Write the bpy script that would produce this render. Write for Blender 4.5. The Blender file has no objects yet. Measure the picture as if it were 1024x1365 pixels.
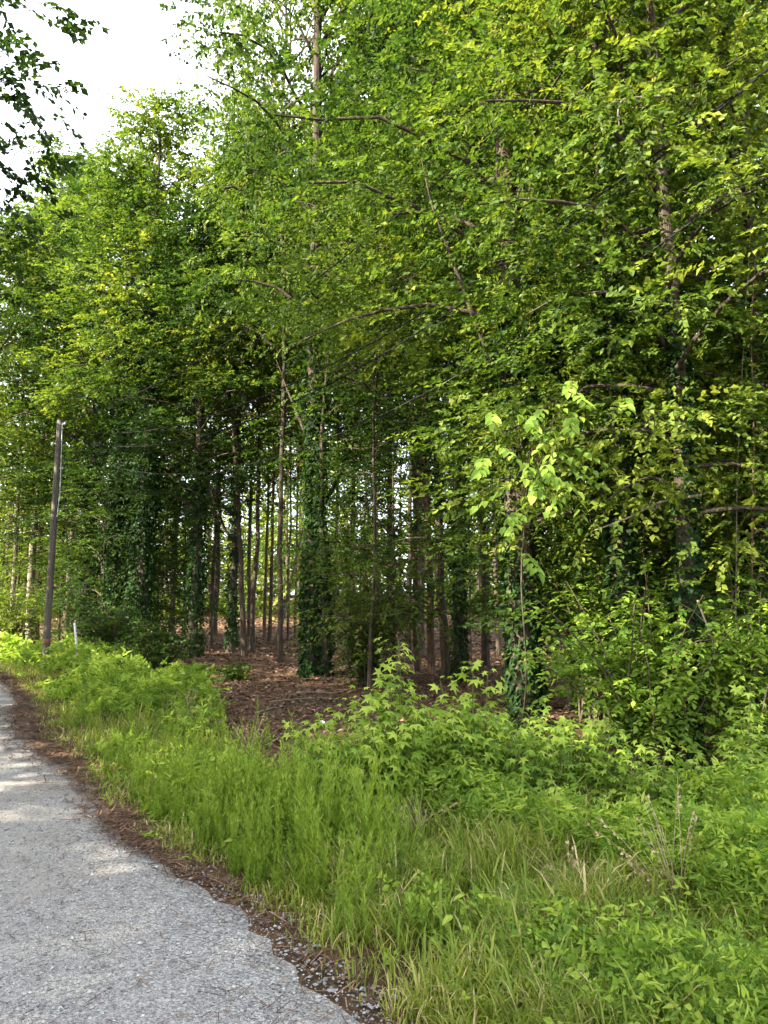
import bpy, math, random
import numpy as np
from mathutils import Vector, Matrix

rng = np.random.default_rng(11)
random.seed(11)
R = math.radians
sc = bpy.context.scene
COL = sc.collection

# ------------------------------------------------------------------ camera
CAM_H = 1.6
PITCH = 7.0
cam_d = bpy.data.cameras.new('camera')
cam = bpy.data.objects.new('camera', cam_d)
COL.objects.link(cam)
cam.location = (0, 0, CAM_H)
cam.rotation_euler = (R(90 + PITCH), 0, 0)
cam_d.sensor_fit = 'VERTICAL'
cam_d.sensor_height = 36.0
cam_d.sensor_width = 27.0
cam_d.lens = 26.0
cam_d.clip_end = 2000
cam_d.clip_start = 0.05
sc.camera = cam

# ------------------------------------------------------------------ light
SUN_EL = R(33)
SUN_TRAVEL = R(30)          # light travels to the right and a little away from the camera
world = bpy.data.worlds.new('World')
sc.world = world
world.use_nodes = True
wn = world.node_tree
bg = wn.nodes['Background']
sky = wn.nodes.new('ShaderNodeTexSky')
sky.sky_type = 'NISHITA'
sky.sun_disc = False
sky.sun_elevation = SUN_EL
sky.sun_rotation = R(240)
sky.air_density = 1.0
sky.dust_density = 4.0
sky.ozone_density = 1.0
veil_c = wn.nodes.new('ShaderNodeTexCoord')
veil_n = wn.nodes.new('ShaderNodeTexNoise')
veil_n.inputs['Scale'].default_value = 2.2
veil_n.inputs['Detail'].default_value = 5
wn.links.new(veil_c.outputs['Generated'], veil_n.inputs['Vector'])
veil_r = wn.nodes.new('ShaderNodeMapRange')
veil_r.inputs['From Min'].default_value = .3
veil_r.inputs['From Max'].default_value = .7
veil_r.inputs['To Min'].default_value = .35
veil_r.inputs['To Max'].default_value = .8
wn.links.new(veil_n.outputs[0], veil_r.inputs['Value'])
veil_m = wn.nodes.new('ShaderNodeMix')
veil_m.data_type = 'RGBA'
veil_m.inputs[7].default_value = (4.9, 5.0, 5.15, 1)
wn.links.new(veil_r.outputs[0], veil_m.inputs[0])
wn.links.new(sky.outputs[0], veil_m.inputs[6])
wn.links.new(veil_m.outputs[2], bg.inputs[0])
bg.inputs[1].default_value = 0.15
sun_d = bpy.data.lights.new('sun', 'SUN')
sun_d.energy = 5.0
sun_d.angle = R(0.5)
sun_d.color = (1.0, 0.90, 0.72)
sun = bpy.data.objects.new('sun', sun_d)
COL.objects.link(sun)
dv = Vector((math.cos(SUN_EL) * math.cos(SUN_TRAVEL), math.cos(SUN_EL) * math.sin(SUN_TRAVEL), -math.sin(SUN_EL)))
sun.rotation_euler = dv.to_track_quat('-Z', 'Y').to_euler()
sun.location = (-20, -6, 20)

vs = sc.view_settings
vs.view_transform = 'Standard'
vs.look = 'None'
vs.gamma = 1.0
vs.use_curve_mapping = False
vs.exposure = 2.44
cy = sc.cycles
cy.max_bounces = 7
cy.diffuse_bounces = 4
cy.glossy_bounces = 2
cy.transmission_bounces = 5
cy.transparent_max_bounces = 4
cy.caustics_reflective = False
cy.caustics_refractive = False
cy.use_denoising = True
cy.use_adaptive_sampling = True
cy.adaptive_threshold = 0.02

# ------------------------------------------------------------------ terrain and pixel helpers
FPX = 1365 / 36.0 * 26.0
cp, sp = math.cos(R(PITCH)), math.sin(R(PITCH))


def ray(px, py):
    u = (px - 512) / FPX
    v = (682.5 - py) / FPX
    return np.array([u, cp - v * sp, sp + v * cp])


def gp(px, py, z=0.0):
    """ground point under a photograph pixel"""
    d = ray(px, py)
    t = (z - CAM_H) / d[2]
    return d[0] * t, d[1] * t


def at(px, py, y):
    """point at depth y (metres ahead)"""
    d = ray(px, py)
    t = y / d[1]
    return np.array([d[0] * t, y, CAM_H + d[2] * t])


def smooth(e0, e1, x):
    t = np.clip((x - e0) / (e1 - e0), 0, 1)
    return t * t * (3 - 2 * t)


def hz(x, y):
    x = np.asarray(x, float)
    y = np.asarray(y, float)
    r = 0.75 * smooth(30, 52, y) + 3.0 * smooth(60, 220, np.hypot(x, y))
    n = 0.05 * np.sin(x * .55 + 1.3) * np.cos(y * .43) + 0.03 * np.sin(x * 1.3 + y * .9)
    n = n * smooth(3.2, 8, y + x * .55)
    return r + n


EDGE_PX = [(0, 892), (40, 950), (80, 1008), (140, 1076), (215, 1142), (310, 1195), (372, 1240), (420, 1290), (530, 1362)]
edge = [gp(*p) for p in EDGE_PX]
edge = [(-46, 42), (-30, 34), (-18.5, 27), (-13, 21.5)] + edge + [(0.42, 1.9), (0.95, 0.2), (1.7, -3), (3.0, -9), (5.0, -18)]


def resample(P, step):
    P = np.array(P, float)
    # chaikin twice
    for _ in range(2):
        Q = np.empty((2 * len(P), 2))
        Q[0::2] = np.vstack([P[:-1] * .75 + P[1:] * .25, P[-1:]])
        Q[1::2] = np.vstack([P[:-1] * .25 + P[1:] * .75, P[-1:]])
        P = np.vstack([P[:1], Q[:-1]])
    s = np.r_[0, np.cumsum(np.hypot(*np.diff(P, axis=0).T))]
    n = int(s[-1] / step)
    ss = np.linspace(0, s[-1], n)
    return np.c_[np.interp(ss, s, P[:, 0]), np.interp(ss, s, P[:, 1])]


EDGE = resample(edge, 0.15)
tan = np.gradient(EDGE, axis=0)
tan /= np.linalg.norm(tan, axis=1)[:, None] + 1e-9
NOR = np.c_[-tan[:, 1], tan[:, 0]]           # towards the woods (left of travel towards the camera)
# make sure the normal points to the woods (+x side near the camera)
_k = np.argmin(np.abs(EDGE[:, 1] - 5))
if NOR[_k, 0] < 0:
    NOR = -NOR


def road_dist(x, y):
    """signed distance from the road edge, positive in the verge"""
    x = np.atleast_1d(x).astype(float)
    y = np.atleast_1d(y).astype(float)
    out = np.empty(len(x))
    E = EDGE[::2]
    Nn = NOR[::2]
    for a in range(0, len(x), 4000):
        dx = x[a:a + 4000, None] - E[None, :, 0]
        dy = y[a:a + 4000, None] - E[None, :, 1]
        d2 = dx * dx + dy * dy
        k = d2.argmin(1)
        i = np.arange(len(k))
        s = np.sign(dx[i, k] * Nn[k, 0] + dy[i, k] * Nn[k, 1])
        out[a:a + 4000] = np.sqrt(d2[i, k]) * s
    return out


WOOD_PX = [(-320, 866), (0, 869), (60, 876), (120, 884), (220, 904), (282, 935), (305, 985), (325, 1035), (420, 1050), (500, 1030), (700, 1035), (850, 1060), (1024, 1085), (1500, 1100)]
WOOD = np.array([gp(*p) for p in WOOD_PX])


def in_verge(x, y):
    """between the road edge and the edge of the woods"""
    th = np.arctan2(x, y)
    wth = np.arctan2(WOOD[:, 0], WOOD[:, 1])
    wr = np.hypot(WOOD[:, 0], WOOD[:, 1])
    o = np.argsort(wth)
    lim = np.interp(th, wth[o], wr[o])
    return (np.hypot(x, y) < lim) & (y > -1)


# ------------------------------------------------------------------ materials
def nodes_of(name):
    m = bpy.data.materials.new(name)
    m.use_nodes = True
    nt = m.node_tree
    nt.nodes.clear()
    out = nt.nodes.new('ShaderNodeOutputMaterial')
    return m, nt, out


def ramp(nt, fac, stops, interp='LINEAR'):
    r = nt.nodes.new('ShaderNodeValToRGB')
    r.color_ramp.interpolation = interp
    e = r.color_ramp.elements
    while len(e) < len(stops):
        e.new(0.5)
    for el, (p, c) in zip(e, stops):
        el.position = p
        el.color = (*c, 1)
    nt.links.new(fac, r.inputs[0])
    return r.outputs[0]


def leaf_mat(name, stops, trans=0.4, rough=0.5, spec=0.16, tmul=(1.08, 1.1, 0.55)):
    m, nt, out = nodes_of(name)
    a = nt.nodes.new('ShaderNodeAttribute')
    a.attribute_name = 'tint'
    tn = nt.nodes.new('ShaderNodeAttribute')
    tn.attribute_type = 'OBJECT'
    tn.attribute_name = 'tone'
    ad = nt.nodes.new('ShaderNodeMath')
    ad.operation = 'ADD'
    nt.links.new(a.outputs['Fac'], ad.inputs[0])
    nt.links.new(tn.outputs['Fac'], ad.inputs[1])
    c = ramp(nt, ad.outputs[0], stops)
    p = nt.nodes.new('ShaderNodeBsdfPrincipled')
    p.inputs['Roughness'].default_value = rough
    p.inputs['Specular IOR Level'].default_value = spec
    nt.links.new(c, p.inputs['Base Color'])
    t = nt.nodes.new('ShaderNodeBsdfTranslucent')
    mu = nt.nodes.new('ShaderNodeMix')
    mu.data_type = 'RGBA'
    mu.blend_type = 'MULTIPLY'
    mu.inputs[0].default_value = 1
    mu.clamp_result = False
    nt.links.new(c, mu.inputs[6])
    mu.inputs[7].default_value = (*[v * 1.45 for v in tmul], 1)
    nt.links.new(mu.outputs[2], t.inputs[0])
    mx = nt.nodes.new('ShaderNodeMixShader')
    mx.inputs[0].default_value = trans
    nt.links.new(p.outputs[0], mx.inputs[1])
    nt.links.new(t.outputs[0], mx.inputs[2])
    nt.links.new(mx.outputs[0], out.inputs[0])
    return m


def noise(nt, scale, detail=4, rough=.6, coord='Object', vscale=None):
    tc = nt.nodes.new('ShaderNodeTexCoord')
    src = tc.outputs[coord]
    if vscale:
        mp = nt.nodes.new('ShaderNodeMapping')
        mp.inputs['Scale'].default_value = vscale
        nt.links.new(src, mp.inputs[0])
        src = mp.outputs[0]
    n = nt.nodes.new('ShaderNodeTexNoise')
    n.inputs['Scale'].default_value = scale
    n.inputs['Detail'].default_value = detail
    n.inputs['Roughness'].default_value = rough
    nt.links.new(src, n.inputs['Vector'])
    return n.outputs[0]


def solid_mat(name, build, rough=.9, spec=.2, metallic=0.0):
    m, nt, out = nodes_of(name)
    p = nt.nodes.new('ShaderNodeBsdfPrincipled')
    p.inputs['Roughness'].default_value = rough
    p.inputs['Specular IOR Level'].default_value = spec
    p.inputs['Metallic'].default_value = metallic
    c, b, dist = build(nt)
    nt.links.new(c, p.inputs['Base Color'])
    if b is not None:
        bp = nt.nodes.new('ShaderNodeBump')
        bp.inputs['Distance'].default_value = dist
        bp.inputs['Strength'].default_value = 1.0
        nt.links.new(b, bp.inputs['Height'])
        nt.links.new(bp.outputs[0], p.inputs['Normal'])
    nt.links.new(p.outputs[0], out.inputs[0])
    return m


def mixc(nt, fac, a, b, mode='MIX'):
    mx = nt.nodes.new('ShaderNodeMix')
    mx.data_type = 'RGBA'
    mx.blend_type = mode
    if isinstance(fac, float):
        mx.inputs[0].default_value = fac
    else:
        nt.links.new(fac, mx.inputs[0])
    for k, v in ((6, a), (7, b)):
        if isinstance(v, tuple):
            mx.inputs[k].default_value = (*v, 1)
        else:
            nt.links.new(v, mx.inputs[k])
    return mx.outputs[2]


def bark(name, dark, light, vs=(7, 7, 1.3)):
    def b(nt):
        n = noise(nt, 3.0, 6, .65, vscale=vs)
        n2 = noise(nt, 1.2, 3)
        c = ramp(nt, n, [(.3, dark), (.72, light)])
        c2 = mixc(nt, n2, c, (0.05, 0.06, 0.03), 'MIX') if False else c
        return c2, n, 0.03
    return solid_mat(name, b)


def ground_build(nt):
    n1 = noise(nt, 1.1, 5, .65)
    n2 = noise(nt, 26, 6, .75)
    c1 = ramp(nt, n2, [(.28, (.040, .022, .014)), (.5, (.125, .070, .042)), (.62, (.20, .118, .072)), (.78, (.34, .22, .14))])
    c2 = ramp(nt, n2, [(.3, (.03, .021, .014)), (.55, (.075, .054, .032)), (.75, (.19, .14, .09))])
    k = ramp(nt, n1, [(.40, (1, 1, 1)), (.62, (0, 0, 0))])
    return mixc(nt, k, c2, c1), n2, 0.03


def gravel_build(nt):
    tc = nt.nodes.new('ShaderNodeTexCoord')
    v = nt.nodes.new('ShaderNodeTexVoronoi')
    v.inputs['Scale'].default_value = 105
    v.inputs['Randomness'].default_value = 1
    nt.links.new(tc.outputs['Object'], v.inputs['Vector'])
    sep = nt.nodes.new('ShaderNodeSeparateColor')
    nt.links.new(v.outputs['Color'], sep.inputs[0])
    c = ramp(nt, sep.outputs[0], [(0, (.13, .127, .123)), (.35, (.235, .229, .222)), (.75, (.315, .307, .297)), (1, (.46, .445, .425))])
    n1 = noise(nt, .55, 5, .6)
    dirt = ramp(nt, n1, [(.50, (0, 0, 0)), (.72, (.55, .55, .55))])
    c = mixc(nt, dirt, c, (.26, .215, .17))
    at_ = nt.nodes.new('ShaderNodeAttribute')
    at_.attribute_name = 'tint'
    nw = noise(nt, 1.6, 4, .6)
    mw = nt.nodes.new('ShaderNodeMath')
    mw.operation = 'MULTIPLY'
    nt.links.new(at_.outputs['Fac'], mw.inputs[0])
    nt.links.new(nw, mw.inputs[1])
    c = mixc(nt, mw.outputs[0], c, (.315, .30, .28))
    n3 = noise(nt, 160, 2)
    c = mixc(nt, .35, c, n3, 'OVERLAY')
    h = ramp(nt, v.outputs['Distance'], [(0, (1, 1, 1)), (.6, (0, 0, 0))])
    return c, h, 0.008


MAT = {}
MAT['ground'] = solid_mat('forest_floor', ground_build, .95, .1)
MAT['gravel'] = solid_mat('gravel_road', gravel_build, .85, .25)
MAT['stone'] = solid_mat('gravel_stone', lambda nt: (ramp(nt, _attr(nt), [(0, (.12, .125, .14)), (.45, (.26, .265, .275)), (.8, (.38, .385, .39)), (1, (.62, .61, .58))]), None, 0), .8, .3)  if False else None


def attr_ramp(stops):
    def b(nt):
        a = nt.nodes.new('ShaderNodeAttribute')
        a.attribute_name = 'tint'
        return ramp(nt, a.outputs['Fac'], stops), None, 0
    return b


MAT['stone'] = solid_mat('gravel_stone', attr_ramp([(0, (.10, .10, .102)), (.45, (.215, .213, .212)), (.8, (.30, .297, .292)), (1, (.48, .47, .45))]), .8, .3)
MAT['straw'] = solid_mat('pine_straw', attr_ramp([(0, (.03, .018, .012)), (.5, (.10, .056, .036)), (1, (.27, .17, .105))]), .85, .2)
MAT['litter'] = solid_mat('dead_leaf', attr_ramp([(0, (.045, .028, .019)), (.5, (.135, .082, .055)), (.85, (.25, .158, .108)), (1, (.46, .33, .23))]), .85, .2)
MAT['bark_dark'] = bark('bark_dark', (.018, .014, .011), (.10, .078, .058))
MAT['bark_brown'] = bark('bark_brown', (.026, .020, .015), (.125, .098, .072))
MAT['bark_pale'] = bark('bark_pale', (.08, .07, .055), (.30, .26, .20))
MAT['bark_pine'] = bark('bark_pine', (.03, .02, .015), (.15, .098, .068), (5, 5, 1.6))
G = [(0, (.012, .028, .008)), (.35, (.034, .070, .013)), (.62, (.088, .138, .021)), (1, (.205, .235, .034))]  # dark stops deepened to paint shade inside the wood
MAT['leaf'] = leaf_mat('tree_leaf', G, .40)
MAT['leaf_fresh'] = leaf_mat('fresh_leaf', [(0, (.042, .088, .018)), (.4, (.095, .175, .027)), (.75, (.18, .28, .040)), (1, (.34, .43, .075))], .44)
MAT['ivy'] = leaf_mat('ivy_leaf', [(0, (.008, .020, .007)), (.5, (.019, .047, .012)), (.85, (.042, .088, .018)), (1, (.09, .14, .028))], .22, .6, .10)  # ivy greens darkened too, shade of the wood put into the colour
MAT['pine'] = leaf_mat('pine_needle', [(0, (.02, .04, .012)), (.5, (.045, .08, .02)), (1, (.10, .13, .03))], .25)
MAT['grass'] = leaf_mat('grass_blade', [(0, (.06, .10, .016)), (.45, (.15, .215, .028)), (.72, (.24, .285, .05)), (.88, (.34, .32, .10)), (1, (.48, .40, .22))], .35)
MAT['weed'] = leaf_mat('weed_leaf', [(0, (.06, .12, .018)), (.5, (.15, .24, .028)), (1, (.30, .38, .05))], .35)
MAT['dry'] = leaf_mat('dry_stalk', [(0, (.22, .16, .09)), (1, (.50, .40, .25))], .2, .7, .2, (1, .9, .75))


def twig_build(nt):
    n = noise(nt, 9, 4)
    return ramp(nt, n, [(.3, (.04, .03, .02)), (.7, (.13, .10, .07))]), n, 0.004


MAT['twig'] = solid_mat('twig', twig_build)


def stem_build(nt):
    n = noise(nt, 12, 3)
    return ramp(nt, n, [(.3, (.06, .085, .025)), (.7, (.15, .16, .06))]), None, 0


MAT['stem'] = solid_mat('green_stem', stem_build)


def pole_build(nt):
    n = noise(nt, 4, 6, .7, vscale=(10, 10, .6))
    n2 = noise(nt, .9, 3)
    c = ramp(nt, n, [(.28, (.045, .040, .034)), (.55, (.12, .108, .092)), (.8, (.21, .19, .165))])
    return mixc(nt, ramp(nt, n2, [(.45, (0, 0, 0)), (.7, (.6, .6, .6))]), c, (.07, .055, .042)), n, .012


MAT['pole'] = solid_mat('weathered_pole', pole_build)


def flat_build(a, b, s=6):
    def f(nt):
        n = noise(nt, s, 4)
        return ramp(nt, n, [(.3, a), (.7, b)]), None, 0
    return f


MAT['wire'] = solid_mat('black_cable', flat_build((.010, .010, .011), (.025, .025, .025)), .9, .02)
MAT['steel'] = solid_mat('galvanised_steel', flat_build((.28, .29, .30), (.45, .46, .47)), .45, .5, .7)
MAT['guard'] = solid_mat('white_plastic_guard', flat_build((.55, .56, .54), (.80, .80, .78), 9), .5, .4)
MAT['glass_green'] = solid_mat('pale_cable', flat_build((.25, .33, .29), (.36, .44, .40)), .5, .4)
MAT['steel_dull'] = solid_mat('weathered_cable', flat_build((.03, .032, .03), (.06, .064, .06)), .9, .04)
MAT['paper'] = solid_mat('paper_scrap', flat_build((.6, .6, .6), (.82, .82, .82), 30), .8, .2)

# ------------------------------------------------------------------ mesh building


class MB:
    """collects vertices, faces (tris or quads) and a tint per vertex"""

    def __init__(self):
        self.v, self.t, self.q, self.tint, self.n = [], [], [], [], 0

    def add(self, V, F, tint=None):
        V = np.asarray(V, np.float32).reshape(-1, 3)
        F = np.asarray(F, np.int64) + self.n
        (self.t if F.shape[1] == 3 else self.q).append(F)
        self.v.append(V)
        if tint is None:
            tint = np.full(len(V), .5)
        self.tint.append(np.broadcast_to(np.asarray(tint, np.float32), (len(V),)))
        self.n += len(V)

    def mesh(self, name, smooth_shade=False):
        V = np.concatenate(self.v).astype(np.float32)
        T = np.concatenate(self.t) if self.t else np.zeros((0, 3), np.int64)
        Q = np.concatenate(self.q) if self.q else np.zeros((0, 4), np.int64)
        me = bpy.data.meshes.new(name)
        me.vertices.add(len(V))
        me.vertices.foreach_set('co', V.ravel())
        nl = 3 * len(T) + 4 * len(Q)
        me.loops.add(nl)
        me.polygons.add(len(T) + len(Q))
        me.loops.foreach_set('vertex_index', np.concatenate([T.ravel(), Q.ravel()]).astype(np.int32))
        ls = np.concatenate([np.arange(len(T)) * 3, 3 * len(T) + np.arange(len(Q)) * 4]).astype(np.int32)
        me.polygons.foreach_set('loop_start', ls)
        me.polygons.foreach_set('use_smooth', np.full(len(ls), smooth_shade))
        at_ = me.attributes.new('tint', 'FLOAT', 'POINT')
        at_.data.foreach_set('value', np.concatenate(self.tint).astype(np.float32))
        me.update(calc_edges=True)
        return me

    def build(self, name, mat, parent=None, loc=None, smooth_shade=False):
        """link as one object; vertices are in world space, origin moved to loc"""
        if self.n == 0:
            return None
        me = self.mesh(name, smooth_shade)
        me.materials.append(mat)
        o = bpy.data.objects.new(name, me)
        COL.objects.link(o)
        if parent is not None:
            o.parent = parent
        return o


def empty(name, loc):
    o = bpy.data.objects.new(name, None)
    o.empty_display_size = .2
    COL.objects.link(o)
    o.location = [float(c) for c in loc]
    return o


def tag(o, label=None, cat=None, group=None, kind=None):
    if label:
        o['label'] = label
    if cat:
        o['category'] = cat
    if group:
        o['group'] = group
    if kind:
        o['kind'] = kind
    return o


def tube(mb, P, r, sides=6, tint=.5, cap=True, jit=0.0):
    P = np.asarray(P, float)
    n = len(P)
    r = np.broadcast_to(np.asarray(r, float), (n,))
    T = np.gradient(P, axis=0)
    T /= np.linalg.norm(T, axis=1)[:, None] + 1e-9
    ref = np.array([1.0, 0, 0]) if abs(T[0, 0]) < .8 else np.array([0, 1.0, 0])
    B = np.cross(T, ref)
    B /= np.linalg.norm(B, axis=1)[:, None] + 1e-9
    A = np.cross(B, T)
    th = np.arange(sides) * 2 * np.pi / sides
    rr = r[:, None] * np.ones(sides)[None]
    if jit:
        rr = rr * (1 + jit * rng.normal(size=rr.shape))
    V = P[:, None] + rr[..., None] * (A[:, None] * np.cos(th)[None, :, None] + B[:, None] * np.sin(th)[None, :, None])
    i = np.arange(n - 1)[:, None] * sides
    j = np.arange(sides)[None]
    k = (j + 1) % sides
    F = np.stack([i + j, i + k, i + sides + k, i + sides + j], -1).reshape(-1, 4)
    base = mb.n
    mb.add(V.reshape(-1, 3), F, tint)
    if cap:
        for row in (0, n - 1):
            idx = row * sides + np.arange(sides)
            if row == 0:
                idx = idx[::-1]
            f = np.array([[idx[0], idx[q], idx[q + 1]] for q in range(1, sides - 1)])
            mb.t.append(f + base)


# leaf templates: (u along, v across, w up), faces
T_RHOMB = (np.array([(0, 0, 0), (.44, .34, .09), (1, 0, -.07), (.44, -.34, .09)]), np.array([(0, 2, 1), (0, 3, 2)]))
T_OVATE = (np.array([(0, 0, 0), (.30, .29, .08), (.68, .21, .05), (1, 0, -.08), (.68, -.21, .05), (.30, -.29, .08), (.5, 0, 0)]),
           np.array([(0, 6, 1), (1, 6, 2), (2, 6, 3), (3, 6, 4), (4, 6, 5), (5, 6, 0)]))
T_IVY = (np.array([(0, 0, 0), (.12, .42, .05), (.5, .33, .06), (1, 0, -.05), (.5, -.33, .06), (.12, -.42, .05)]),
         np.array([(0, 3, 2), (0, 2, 1), (0, 4, 3), (0, 5, 4)]))
T_NEEDLE = (np.array([(0, .035, 0), (0, -.035, 0), (1, 0, 0)]), np.array([(0, 1, 2)]))
_st = [(-0.12, 0)]
for a_, r_ in ((118, .62), (88, .36), (58, .92), (29, .40), (0, 1.0), (-29, .40), (-58, .92), (-88, .36), (-118, .62)):
    _st.append((r_ * math.cos(R(a_)), r_ * math.sin(R(a_))))
_st = np.array(_st)
T_STAR = (np.vstack([np.c_[_st, np.array([0, -.1, .04, -.14, .04, -.1, .04, -.14, .04, -.1])], [[.1, 0, .05]]]),
          np.array([(10, (k + 1) % 10, k) for k in range(10)]))


def nrm(a):
    return a / (np.linalg.norm(a, axis=-1, keepdims=True) + 1e-9)


def add_leaves(mb, P, D, N, size, tint, tmpl=T_RHOMB):
    D = nrm(D)
    S = nrm(np.cross(N, D))
    N = np.cross(D, S)
    tv, tf = tmpl
    size = np.broadcast_to(np.asarray(size, float), (len(P),))
    V = P[:, None] + size[:, None, None] * (tv[None, :, 0, None] * D[:, None] + tv[None, :, 1, None] * S[:, None] + tv[None, :, 2, None] * N[:, None])
    F = (np.arange(len(P)) * len(tv))[:, None, None] + tf[None]
    mb.add(V.reshape(-1, 3), F.reshape(-1, 3), np.repeat(np.clip(tint, 0, 1), len(tv)))


def sprays(mb, O, D, L, n=12, size=.1, tint=.5, tvar=.10, flat=.35, droop=.25, tmpl=T_RHOMB, twig=None):
    """leafy twigs: leaves alternate left and right of a drooping twig"""
    O = np.asarray(O, float)
    D = nrm(np.asarray(D, float))
    S_ = len(O)
    L = np.broadcast_to(np.asarray(L, float), (S_,))
    up = nrm(np.array([0, 0, 1.0]) + rng.normal(size=(S_, 3)) * flat)
    side = nrm(np.cross(D, up))
    N = np.cross(side, D)
    t = (np.arange(n)[None] + rng.uniform(-.4, .4, (S_, n)) + 1) / n
    pos = O[:, None] + (D * L[:, None])[:, None] * t[..., None]
    pos[..., 2] -= droop * L[:, None] * t ** 2
    sg = np.where(np.arange(n) % 2 == 0, 1, -1)[None] * np.ones((S_, 1))
    ang = sg * rng.uniform(R(25), R(75), (S_, n))
    ld = D[:, None] * np.cos(ang)[..., None] + side[:, None] * np.sin(ang)[..., None]
    ld = ld + rng.normal(size=ld.shape) * .28
    ld[..., 2] -= .12 + droop * t * .8
    ln = N[:, None] + rng.normal(size=ld.shape) * .38
    ct = np.broadcast_to(np.asarray(tint, float), (S_,)) + rng.normal(size=S_) * tvar
    tt = ct[:, None] + rng.normal(size=(S_, n)) * .07 + .12 * (t - .5)
    sz = np.broadcast_to(np.asarray(size, float), (S_,))[:, None] * rng.uniform(.6, 1.2, (S_, n))
    add_leaves(mb, pos.reshape(-1, 3), ld.reshape(-1, 3), ln.reshape(-1, 3), sz.ravel(), tt.ravel(), tmpl)
    if twig is not None:
        for k in range(S_):
            e = O[k] + D[k] * L[k]
            e = e - np.array([0, 0, droop * L[k] * .8])
            tube(twig, [O[k], (O[k] + e) / 2 + np.array([0, 0, .05 * L[k]]), e], [.006, .005, .003], 3, cap=False)


def perp_noise(n, amp):
    a = np.cumsum(rng.normal(size=(n, 2)), axis=0) * amp
    return a - a[:1]


def crown_geo(tb, cb, tr, H, lo, hi, nl, Lmax, subs, nsp, size, tint, spn, spL, elev, prof, sag, near, az_bias, dead, stems, tmpl, extra=(), clump=1.0):
    """limbs, side branches and leafy twigs of one crown, in the tree's own space"""
    SO, SD = [], []

    def limb(p0, r0, az, el, Lb, s, Qend=None):
        d = np.array([math.cos(az) * math.cos(el), math.sin(az) * math.cos(el), math.sin(el)])
        m = 6
        q = np.linspace(0, 1, m)
        if Qend is None:
            Q = p0 + d * Lb * q[:, None]
            Q[:, 2] += .10 * Lb * np.sin(q * math.pi) - sag * Lb * q ** 2
        else:
            Q = p0 + (np.asarray(Qend) - p0) * q[:, None]
            Q[:, 2] += .12 * Lb * np.sin(q * math.pi)
        Q += np.c_[perp_noise(m, .05 * Lb / 3), rng.normal(size=m) * .02] * (Qend is None)
        rb = max(.012, min(r0 * .55, .012 + .011 * Lb))
        tube(tb, Q, rb * (1 - .8 * q) + .003, 5 if near else 4, cap=False)
        if rng.uniform() < dead:
            return
        for j in range(subs):
            u = .22 + .78 * (j + rng.uniform(0, 1)) / subs
            b0 = np.array([np.interp(u, q, Q[:, k]) for k in range(3)])
            a2 = az + (1 if j % 2 else -1) * rng.uniform(.3, 1.3)
            e2 = el * .4 + rng.normal() * .3
            Ls = (.28 * Lb + .45) * (1.15 - .55 * u) * rng.uniform(.7, 1.2)
            d2 = np.array([math.cos(a2) * math.cos(e2), math.sin(a2) * math.cos(e2), math.sin(e2)])
            if near:
                mid = b0 + d2 * Ls * .5 + np.array([0, 0, .04])
                tube(tb, [b0, mid, b0 + d2 * Ls], [.012, .008, .004], 3, cap=False)
            cpos = b0 + d2 * Ls
            cs = rng.uniform(.7, 1.3) * clump
            for k in range(int(nsp * rng.uniform(.6, 1.4))):
                of = rng.normal(size=3) * (.34 * cs, .34 * cs, .13 * cs)
                SO.append(cpos + of - d2 * .25 * cs)
                SD.append(of * (1.6, 1.6, .8) / cs + d2 * .35 + rng.normal(size=3) * .15)

    for i in range(nl):
        s = (i + rng.uniform(0, 1)) / nl
        if stems and rng.uniform() < .55:
            Q, rr = stems[rng.integers(len(stems))]
            u = .25 + .75 * s
            g_ = np.linspace(0, 1, len(Q))
            p0 = np.array([np.interp(u, g_, Q[:, k]) for k in range(3)])
            r0 = float(np.interp(u, g_, rr))
            s = float(np.clip((p0[2] - lo) / max(hi - lo, .1), 0, 1))
        else:
            p0, r0 = tr(lo + (hi - lo) * s * .985)
        if az_bias is not None and rng.uniform() < az_bias[1]:
            az = az_bias[0] + rng.normal() * .7
        else:
            az = i * 2.39996 + rng.uniform(-.6, .6)
        if prof == 'oval':
            pf = (.45 + .55 * math.sin(math.pi * min(1, s * .85 + .12))) * (1 - .45 * s * s)
        elif prof == 'cone':
            pf = 1.0 - .78 * s
        else:
            pf = .8 + .2 * math.sin(math.pi * s)
        limb(p0, r0, az, R(elev[0] + (elev[1] - elev[0]) * s + rng.normal() * 9), Lmax * pf * rng.uniform(.55, 1.15), s)
    for (h0, end) in list(extra) * 2:
        p0, r0 = tr(h0)
        v = np.asarray(end, float) - p0
        Lb = float(np.linalg.norm(v))
        limb(p0, r0, math.atan2(v[1], v[0]), math.asin(v[2] / Lb), Lb, .5, end)
    if SO:
        SO = np.array(SO)
        ph = rng.uniform(0, 6, 3)
        lf = .15 * np.sin(SO[:, 0] * 1.1 + ph[0]) * np.cos(SO[:, 2] * .9 + ph[1]) + .08 * np.sin(SO[:, 1] * 1.7 + ph[2])
        sprays(cb, SO, np.array(SD), spL * rng.uniform(.6, 1.25, len(SO)), spn, size, tint + lf, tmpl=tmpl)


PROTO = {}


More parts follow.
